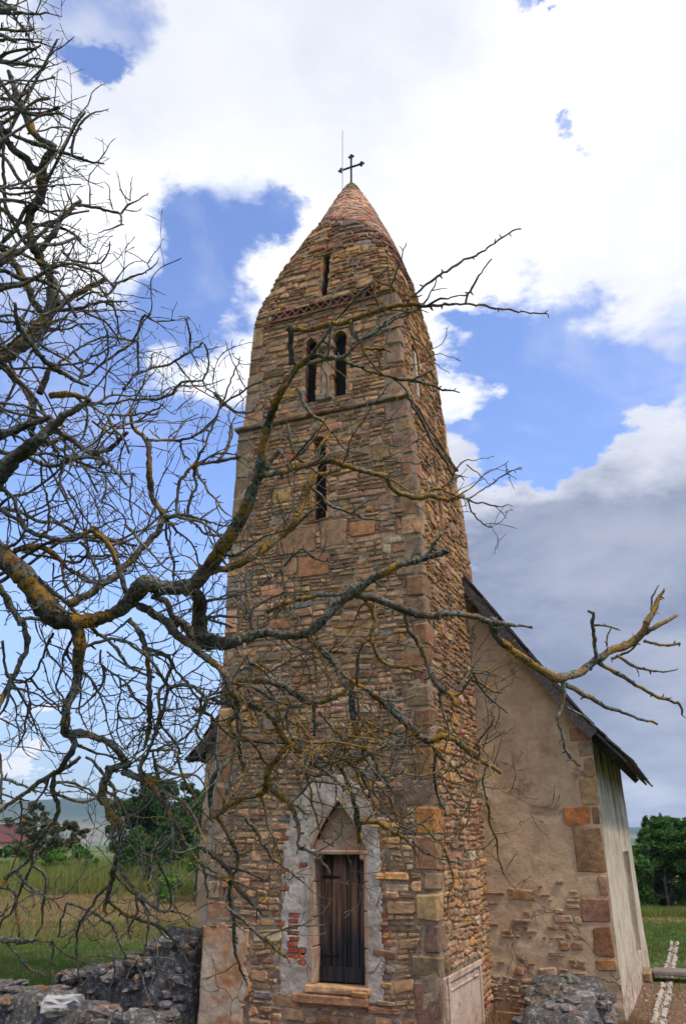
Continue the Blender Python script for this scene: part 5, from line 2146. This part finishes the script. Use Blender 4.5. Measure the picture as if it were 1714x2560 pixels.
D 0 4 370,1280,18 440,1350,16 600,1420,14 700,1470,7
D 0 3 430,1240,18 520,1180,16 660,1060,16
D 0 3 540,1400,14 680,1370,14 900,1390,14 1100,1385,12 1220,1390,7
D 0 3 870,1380,12 960,1400,16 900,1500,12 870,1600,8
D 0 3 950,1420,14 1000,1560,18 1050,1720,12 1100,1840,8
D 2 4 950,960,22 960,1080,20 900,1180,16 920,1260,10
D 1 4 990,960,20 1040,1130,20 1020,1300,14 1000,1400,10
D 0 3 1110,1060,18 1100,900,16 1040,860,12
D 0 3 1090,1160,16 1150,1230,14 1240,1300,14 1320,1440,9
C 3 3 840,650,34 900,720,42 950,830,42 965,950,36 975,1100,36 980,1250,36 970,1400,36 940,1510,18
C 2 3 960,840,28 1050,870,30 1120,920,32 1090,1050,28 1040,1130,28 1040,1250,24 1010,1370,18
C 0 1 -40,110,38 90,230,40 200,340,38 300,440,35 400,510,32 480,580,32 550,660,30 640,740,28 740,820,26 850,960,22 1000,1030,20
C 0 3 550,830,26 680,790,28 800,790,28 900,840,28 990,920,28 1050,1020,28 1095,1090,30 1070,1230,28 1020,1380,28 970,1500,26 900,1670,18
C 1 3 1095,1095,26 1200,1075,28 1290,1110,24 1350,1180,24 1320,1280,17 1230,1400,14 1190,1510,8
C 1 3 1350,1180,20 1450,1140,18 1568,1130,15
C 0 3 1340,1190,20 1290,1340,18 1300,1420,18 1400,1520,16 1430,1650,12
C 0 2 550,680,22 500,740,20 430,860,22 400,980,18 370,1090,16 420,1180,16 390,1340,12 300,1360,7
C 2 3 -60,400,52 0,440,52 80,580,52 150,680,46 180,820,40 120,960,38 60,1080,35 0,1200,35 -30,1300,30
C 1 2 150,645,30 260,645,32 320,680,36
C 0 3 350,740,22 290,860,22 250,970,18 180,1050,18 60,1060,13
C 0 2 -40,1480,24 0,1540,22 15,1700,20 10,1850,18
C 1 2 10,1690,22 100,1710,24 230,1780,14
C 2 2 10,1790,20 100,1815,18 190,1830,10
C 1 3 20,790,22 30,950,22 60,1030,20 160,1060,18 190,1160,15 220,1210,14 400,1220,12
C 0 3 190,1200,16 180,1290,14 260,1380,12 330,1500,6
C 4 3 720,180,38 770,290,36 800,380,36 820,465,34
C 6 3 600,40,34 680,110,38 720,180,38
C 3 3 520,140,26 580,210,26 490,280,24 350,250,22 150,210,20
C 1 3 580,210,22 640,340,20 655,440,17
C 3 4 100,200,44 180,180,46 310,190,42 400,270,32 500,350,26 620,400,18
C 1 3 400,270,24 420,400,25 480,500,18
C 0 3 350,280,16 345,430,12
C 1 3 440,240,24 600,235,22 800,240,20 900,270,18 990,310,14 1130,240,13 1180,235,8
C 1 3 1085,0,24 1090,120,22 1130,270,22 1130,400,18
C 0 3 1140,355,10 1280,340,10
C 0 2 1330,540,18 1440,515,16 1568,490,14
C 0 2 1170,640,20 1260,570,18 1350,480,14 1450,360,9
C 1 2 1340,635,26 1440,630,24 1568,630,20
C 0 2 1340,640,20 1440,680,20 1520,700,16
C 4 2 1385,1280,26 1385,1440,22
C 2 3 860,640,20 760,720,18 690,760,14
C 1 4 700,860,16 830,960,16 880,960,14 1000,1000,14
C 0 4 660,850,18 660,940,18 780,1030,16 850,1080,14
C 0 3 780,1030,16 790,1100,16 770,1260,14 770,1400,13 820,1500,8
C 0 4 840,1060,18 780,1100,16 850,1060,14 940,960,12
C 0 3 840,1080,14 900,1180,14 960,1280,8
C 1 3 930,870,14 1100,900,20 1160,1000,16 1220,1050,14
C 0 3 820,1500,12 900,1400,14 1000,1320,12 1080,1250,12 1220,1230,9
C 1 3 980,1510,22 1080,1500,22 1160,1520,20 1180,1640,16 1280,1820,13
C 1 3 1000,1520,20 1030,1680,22 1100,1720,18 1260,1670,12
C 0 3 1200,1030,15 1300,960,14 1350,930,13
B 2 4 -60,1290,34 0,1350,32 90,1430,32 130,1560,32 150,1620,26
B 2 4 -60,1450,38 0,1500,36 120,1570,36 200,1640,36 330,1690,36 440,1700,32 520,1680,30 600,1630,28
B 6 3 600,1630,32 680,1700,36 720,1750,38 760,1850,36
B 0 2 100,150,24 120,290,36 200,410,42 300,530,40 400,600,36 490,650,30 580,690,24
B 0 3 -60,265,28 130,280,24 300,300,20 420,340,13
B 0 3 -60,500,28 100,660,24 190,750,20 280,820,16
B 0 4 -60,795,22 150,820,20 300,880,18 420,960,12
B 7 3 330,755,44 400,750,50 470,745,44 590,780,26
B 2 3 200,740,50 220,880,48 210,1000,52 290,1070,48 400,1030,34
B 2 4 260,740,44 300,640,46 330,570,30
B 1 4 340,980,34 460,1030,42 560,1110,38 680,1180,32 740,1220,22
B 1 4 600,1130,30 720,1100,36 830,1000,28
B 0 4 160,1140,26 350,1140,26 480,1180,22 620,1230,18 700,1260,16 880,1270,13
B 0 3 690,1260,16 690,1350,16 670,1450,16 740,1480,14 820,1580,12 780,1760,9
B 0 3 870,1260,16 850,1400,16 870,1580,12 940,1650,9
B 0 4 90,580,22 200,575,22 340,570,20 480,470,20 620,390,18 740,370,17 880,400,24 910,300,24 950,230,22 1000,265,14 1100,270,12 1210,250,7
B 1 4 900,400,22 905,580,20 860,640,20 800,720,18
B 0 4 880,400,24 780,470,24 640,570,22 540,640,20
B 0 3 860,620,20 950,590,20 1100,550,18 1230,480,18 1330,410,20
B 0 3 1335,415,16 1360,510,14 1325,650,17 1190,670,20 1120,740,24 1020,780,22 850,780,20 720,810,22 560,800,20
B 0 2 1325,650,15 1350,710,14 1450,760,9
B 0 2 1180,690,14 1330,690,11 1480,645,7
B 0 3 1240,470,13 1250,330,6
B 0 2 1100,1030,11 1180,970,9 1215,935,6
B 2 3 960,1050,32 1000,1045,22 1090,1052,22 1200,1040,22 1300,1000,21 1380,940,18 1400,900,14
B 1 3 1280,1210,22 1420,1185,26 1568,1160,26
B 0 4 1180,1050,18 1190,1120,14 1240,1180,14
B 0 4 680,140,22 740,180,22 770,280,15 795,400,8
B 0 4 370,200,28 520,180,26 680,140,22 830,145,9
B 0 4 300,540,22 450,560,20 600,500,18 760,420,14
B 0 4 560,800,24 700,880,20 860,880,20 1020,870,22 1040,850,16
B 0 4 600,920,18 720,1000,18 830,880,16 950,640,14 1000,480,9
B 0 4 270,1180,20 280,1330,18 320,1480,20 320,1640,20
B 0 4 400,1180,16 380,1360,18 300,1470,16 170,1530,16
B 0 4 430,1000,18 420,1180,16 400,1330,16 440,1430,14 350,1440,10
B 0 4 440,1370,15 520,1500,14 600,1620,12
B 0 4 1100,1560,18 1110,1680,16 1120,1830,14
B 0 4 780,1000,16 700,1000,14 640,880,14 560,760,14
"""
SIG = 1.0
TREE = empty('bare_tree', (-2.7, 3.0, gz(-2.7, 3.0)))
tag(TREE, 'leafless old tree with crooked orange lichened branches reaching in from the left', 'tree')
TR0 = Vector(TREE.location)
trnd = random.Random(42)


def TR(a, b):
    return trnd.uniform(a, b)


known = []           # (px, py, depth, 3-D point)
branches = []        # (points, radii, orange, twigs)


def cat(points, n):
    """Catmull-Rom through rows of numbers"""
    P = [points[0]] + points + [points[-1]]
    out = []
    for i in range(1, len(P) - 2):
        p0, p1, p2, p3 = P[i - 1], P[i], P[i + 1], P[i + 2]
        d = sqrt((p2[0] - p1[0]) ** 2 + (p2[1] - p1[1]) ** 2)
        m = max(1, int(d / n))
        for k in range(m):
            t = k / m
            out.append([.5 * ((2 * b) + (-a + c) * t + (2 * a - 5 * b + 4 * c - e) * t * t + (-a + 3 * b - 3 * c + e) * t ** 3) for a, b, c, e in zip(p0, p1, p2, p3)])
    out.append(list(points[-1]))
    return out


def backproject(x, y, d):
    return Vector((0, 0, EYE)) + cray(x, y) * d


first = True
for line in TRACE.strip().split('\n'):
    q = line.split()
    ox, oy, s_ = VIEWS[q[0]]
    orange, dens = int(q[1]), int(q[2]) + (1 if q[0] in 'FGBC' else 0)
    pts = []
    for w_ in q[3:]:
        a, b, c = map(float, w_.split(','))
        cw = c * s_
        pts.append([ox + a * s_, oy + b * s_, cw * (1.10 if cw > 26 else (.93 if cw > 13 else .84))])
    # depth: taken over from the limb it starts on
    def near(p, tol):
        best = None
        for kx, ky, kd, _ in known:
            dd = (kx - p[0]) ** 2 + (ky - p[1]) ** 2
            if dd < tol * tol and (best is None or dd < best[0]):
                best = (dd, kd)
        return best
    b0, b1 = near(pts[0], 26 + pts[0][2] * .5), near(pts[-1], 22)
    L = sum(sqrt((a[0] - b[0]) ** 2 + (a[1] - b[1]) ** 2) for a, b in zip(pts, pts[1:]))
    edge = pts[0][0] < 2
    if first:
        d0, d1 = 3.0, 3.1
        first = False
    elif b0:
        d0 = b0[1]; d1 = d0 + TR(-.22, .30) * min(1.4, L / 350)
    elif b1:
        d1 = b1[1]; d0 = d1 + TR(-.2, .25) * min(1.4, L / 350)
    else:
        d0 = TR(2.7, 3.9); d1 = d0 + TR(-.2, .35) * min(1.4, L / 350)
    d0, d1 = min(4.6, max(2.1, d0)), min(4.8, max(2.0, d1))
    sm = cat(pts, 9)
    n = len(sm)
    P3, RR = [], []
    ph = TR(0, 99)
    for i, (x, y, w_) in enumerate(sm):
        t = i / max(1, n - 1)
        d = d0 + (d1 - d0) * t + .06 * noise.noise(Vector((t * L / 90, ph, 0))) * min(1, t * 4)
        jx = 5.0 * noise.noise(Vector((x / 15, y / 15, ph))) * min(1, i / 3)
        jy = 5.0 * noise.noise(Vector((x / 15, y / 15, ph + 50))) * min(1, i / 3)
        p = backproject(x + jx, y + jy, d)
        P3.append(p)
        RR.append(max(.0014, w_ / 2 / FPX * d * .98))
        if i % 2 == 0:
            known.append((x, y, d, p))
    branches.append([P3, RR, orange / 9.0, dens, edge, L])

# procedural limbs that thicken the crown on the left
rim = [(0, 105), (200, 130), (330, 220), (500, 250), (800, 330), (1000, 520), (1300, 480), (1500, 420), (2200, 200)]


def rim_x(y):
    return lerp_t(rim, y)


for i in range(46):
    y = TR(-60, 1500)
    mx = rim_x(y) * TR(.55, 1.0)
    x = -60
    d = TR(2.9, 4.4)
    ang = TR(-.5, .45)
    pts = []
    w_ = TR(6, 14)
    L = 0
    while x < mx and len(pts) < 16:
        pts.append([x, y, w_])
        st = TR(26, 52)
        ang += TR(-.55, .55)
        ang = max(-1.1, min(1.1, ang))
        x += cos(ang) * st; y += sin(ang) * st
        w_ = max(3.0, w_ * .93)
        L += st
    if len(pts) < 3:
        continue
    sm = cat(pts, 12)
    P3, RR = [], []
    d1 = d + TR(-.5, .5)
    for k, (a, b, c) in enumerate(sm):
        t = k / len(sm)
        dd = d + (d1 - d) * t
        P3.append(backproject(a, b, dd)); RR.append(max(.0014, c / 2 / FPX * dd))
    branches.append([P3, RR, TR(0, .35), 5, True, L])


# hanging side shoots that fill the lower crown in front of the tower and on the left
zones = [((520, 1130), (1470, 1900), 50, 1.3, (.1, 1.5)), ((0, 470), (1480, 2240), 46, .25, (.3, 2.0)), ((0, 560), (700, 1400), 40, .15, (-1.2, 1.2))]
for (xr, yr, cnt, org, ar) in zones:
    pool = [k_ for k_ in known if xr[0] < k_[0] / 1.0931 < xr[1] and yr[0] < k_[1] / 1.0931 < yr[1]]
    for i in range(cnt):
        x, y, d, _ = trnd.choice(pool)
        ang = TR(*ar)
        w_ = TR(4.5, 9.5)
        pts = []
        L = 0
        lim = TR(90, 330)
        curl = TR(-.16, .10)
        while L < lim:
            pts.append([x, y, w_])
            st = TR(15, 34)
            ang += TR(-.5, .5) + curl
            x += cos(ang) * st; y += sin(ang) * st
            if y > 2290 or x > 1270:
                break
            w_ = max(2.6, w_ * .90)
            L += st
        if len(pts) < 3:
            continue
        sm = cat(pts, 9)
        d1 = d + TR(-.35, .35)
        P3, RR = [], []
        for k, (a, b, c) in enumerate(sm):
            t = k / len(sm)
            dd = d + (d1 - d) * t
            P3.append(backproject(a + TR(-.8, .8), b + TR(-.8, .8), dd)); RR.append(max(.0013, c / 2 / FPX * dd))
        branches.append([P3, RR, org * TR(.2, 1), 6, False, L])


def skin(m, P, RR, orange, tip=True):
    rmax = max(RR)
    sides = 12 if rmax > .02 else (8 if rmax > .008 else 5)
    rr = []
    for i, r in enumerate(RR):
        k = 1 + .20 * noise.noise(P[i] * 22) + .22 * noise.noise(P[i] * 70)
        rr.append(r * k)
    base = len(m.v)
    th = min(1, rmax / .018)
    tube(P, rr, sides, m, (th, orange, 0))
    if sides >= 8:
        for j in range(base, len(m.v)):
            i = (j - base) // sides
            if i >= len(P):
                break
            v = m.v[j]
            dv = (v - P[i])
            rf_ = rr[i]
            # furrowed, warty bark
            k = 1 + .10 * noise.noise(v * 38) + .09 * noise.noise(v * 95) + (.14 * max(0, noise.noise(v * 55 + Vector((7, 7, 7)))))
            m.v[j] = P[i] + dv * k


bud_m = MB()
twigs = MB()
ntw = [0]


def twig(m, p, d, r, L, gen, orange):
    """crooked twig with nodes, built as a short tube; returns nothing"""
    if ntw[0] > 9000:
        return
    ntw[0] += 1
    n = max(2, int(L / .022))
    pts, rr = [p], [r]
    d = d.normalized()
    kids = []
    for i in range(n):
        st = L / n
        kink = .32 if gen else .26
        d = (d + Vector((TR(-1, 1), TR(-1, 1), TR(-1, 1))) * kink + Vector((0, 0, .04))).normalized()
        p = p + d * st * TR(.7, 1.3)
        r2 = max(.0013, r * (1 - .55 * (i + 1) / n))
        node = (i % 2 == 1)
        pts.append(p); rr.append(r2 * (1.35 if node else .92))
        if node and gen < 2 and i < n - 1 and trnd.random() < (.55 if gen == 0 else .35):
            kids.append((p, d, r2))
    tube(pts, rr, 4 if gen else 5, m, (.25, orange, 0), False)
    # blunt forked tip
    for _ in range(2 if trnd.random() < .6 else 1):
        e = (d + Vector((TR(-1, 1), TR(-1, 1), TR(-1, 1))) * .9).normalized()
        tube([p, p + e * TR(.005, .014)], [rr[-1], rr[-1] * .5], 4, m, (.25, orange, 0), False)
    for (q, dd, r2) in kids:
        side = dd.cross(Vector((TR(-1, 1), TR(-1, 1), TR(-1, 1)))).normalized()
        nd = (dd * TR(.25, .8) + side).normalized()
        twig(m, q, nd, max(.0012, r2 * .75), L * TR(.22, .6), gen + 1, orange)


def extend_to_trunk(P, RR):
    """the unseen beginning of a limb: out of the frame to the trunk"""
    p = P[0]
    # trunk position at a sensible height
    zt = TR0.z + max(.9, min(4.6, (p.z - TR0.z) * .72 + TR(-.2, .2)))
    q = trunk_at(zt)
    mid = (p + q) / 2 + Vector((-.1, 0, .12))
    N = 10
    pre, rp = [], []
    for i in range(N):
        t = i / N
        a = q.lerp(mid, t).lerp(mid.lerp(p, t), t)
        pre.append(a + Vector((noise.noise(a * 4), noise.noise(a * 4 + Vector((5, 5, 5))), 0)) * .05 * sin(t * pi))
        rp.append(RR[0] * (1.5 - .5 * t))
    return pre + P, rp + RR


TRK = [(0, 0, -.2, .34), (.02, .03, .4, .27), (.10, .05, 1.0, .23), (.04, .02, 1.7, .20), (-.08, .05, 2.4, .165), (-.02, .10, 3.1, .13), (.10, .05, 3.8, .10), (.05, 0, 4.6, .07)]


def trunk_at(z):
    h = z - TR0.z
    for a, b in zip(TRK, TRK[1:]):
        if h <= b[2]:
            t = (h - a[2]) / (b[2] - a[2])
            return TR0 + Vector((a[0] + (b[0] - a[0]) * t, a[1] + (b[1] - a[1]) * t, h))
    return TR0 + Vector(TRK[-1][:3])


tm = MB()
tp, tr_ = [], []
for a, b in zip(TRK, TRK[1:]):
    for k in range(8):
        t = k / 8
        v = Vector([a[q] + (b[q] - a[q]) * t for q in range(3)])
        tp.append(v); tr_.append(a[3] + (b[3] - a[3]) * t)
tube(tp, tr_, 18, tm, (1, .4, 0))
for j in range(len(tm.v)):
    v = tm.v[j]
    i = min(len(tp) - 1, j // 18)
    tm.v[j] = tp[i] + (v - tp[i]) * (1 + .12 * noise.noise(v * 5) + .07 * noise.noise(v * 17))
tm.build('trunk', M['bark'], TREE, smooth=True)


def place(m, name, kind=None):
    m.v = [v - TR0 for v in m.v]
    return m.build(name, M['bark'], TREE, smooth=True, kind=kind)


branches.sort(key=lambda b: -max(b[1]) * b[5])
extra = MB()
for bi, (P, RR, orange, dens, edge, L) in enumerate(branches):
    vis0 = 0
    P2, R2 = (extend_to_trunk(P, RR) if edge else (P, RR))
    m = MB() if bi < 300 else extra
    skin(m, P2, R2, orange)
    # nubs and short spurs
    n = len(P)
    for i in range(1, n):
        seg = (P[i] - P[i - 1])
        if seg.length < 1e-6:
            continue
        d = seg.normalized()
        if trnd.random() < .20 + .02 * dens:
            side = d.cross(Vector((TR(-1, 1), TR(-1, 1), TR(-1, 1)))).normalized()
            e = (side + d * TR(-.1, .7)).normalized()
            r = RR[i]
            ln = TR(.006, .022) + r * 1.3
            rb = min(r * .7, TR(.0022, .005))
            tube([P[i], P[i] + e * ln * .6, P[i] + e * ln], [rb, rb * 1.0, rb * .45], 5, m, (.6, orange, 0))
        # knuckles
        if trnd.random() < .10:
            side = d.cross(Vector((TR(-1, 1), TR(-1, 1), TR(-1, 1)))).normalized()
            tube([P[i] - d * RR[i] * .9, P[i] + side * RR[i] * .35, P[i] + d * RR[i] * .9], [RR[i] * .5, RR[i] * 1.12, RR[i] * .5], 6, m, (.9, orange, 0))
        # twigs
        pr = (0, .008, .024, .065, .105, .145, .17)[min(6, dens)]
        sp_ = seg.length / .018
        if trnd.random() < pr * sp_:
            side = d.cross(Vector((TR(-1, 1), TR(-1, 1), TR(-1, 1)))).normalized()
            e = (side + d * TR(.1, .9) + Vector((.12, -.05, .1))).normalized()
            LL = TR(.05, .20) if trnd.random() < .75 else TR(.2, .36)
            if dens < 3:
                LL *= .55
            twig(twigs, P[i], e, min(RR[i] * .7, TR(.0020, .0042)), LL, 0, orange * .9)
    if bi < 300:
        place(m, 'branch')
if extra.v:
    place(extra, 'small_branches', 'stuff')
place(twigs, 'twig', 'stuff')
print('TREE branches', len(branches), 'twigs', ntw[0], 'tris', len(twigs.f) * 2)
# a curled dead leaf caught on the limb
dl = MB()
for (sx, sy, k) in ((765, 1512, 0), (790, 1518, 1), (742, 1530, 2)):
    c = backproject(sx, sy, 2.95)
    rows = 7
    base = len(dl.v)
    for i in range(rows):
        t = i / (rows - 1)
        a = t * 3.2 + k
        for j in (-1, 0, 1):
            dl.v.append(c - TR0 + Vector((cos(a) * .012 + t * .02, j * .006 * sin(t * pi + .2), sin(a) * .012 - t * .006)))
            dl.c.append((1, 1, 1))
    for i in range(rows - 1):
        for j in range(2):
            q = base + i * 3 + j
            dl.f.append((q, q + 1, q + 4, q + 3))
dl.build('dead_leaf', M['deadleaf'], TREE, smooth=True)
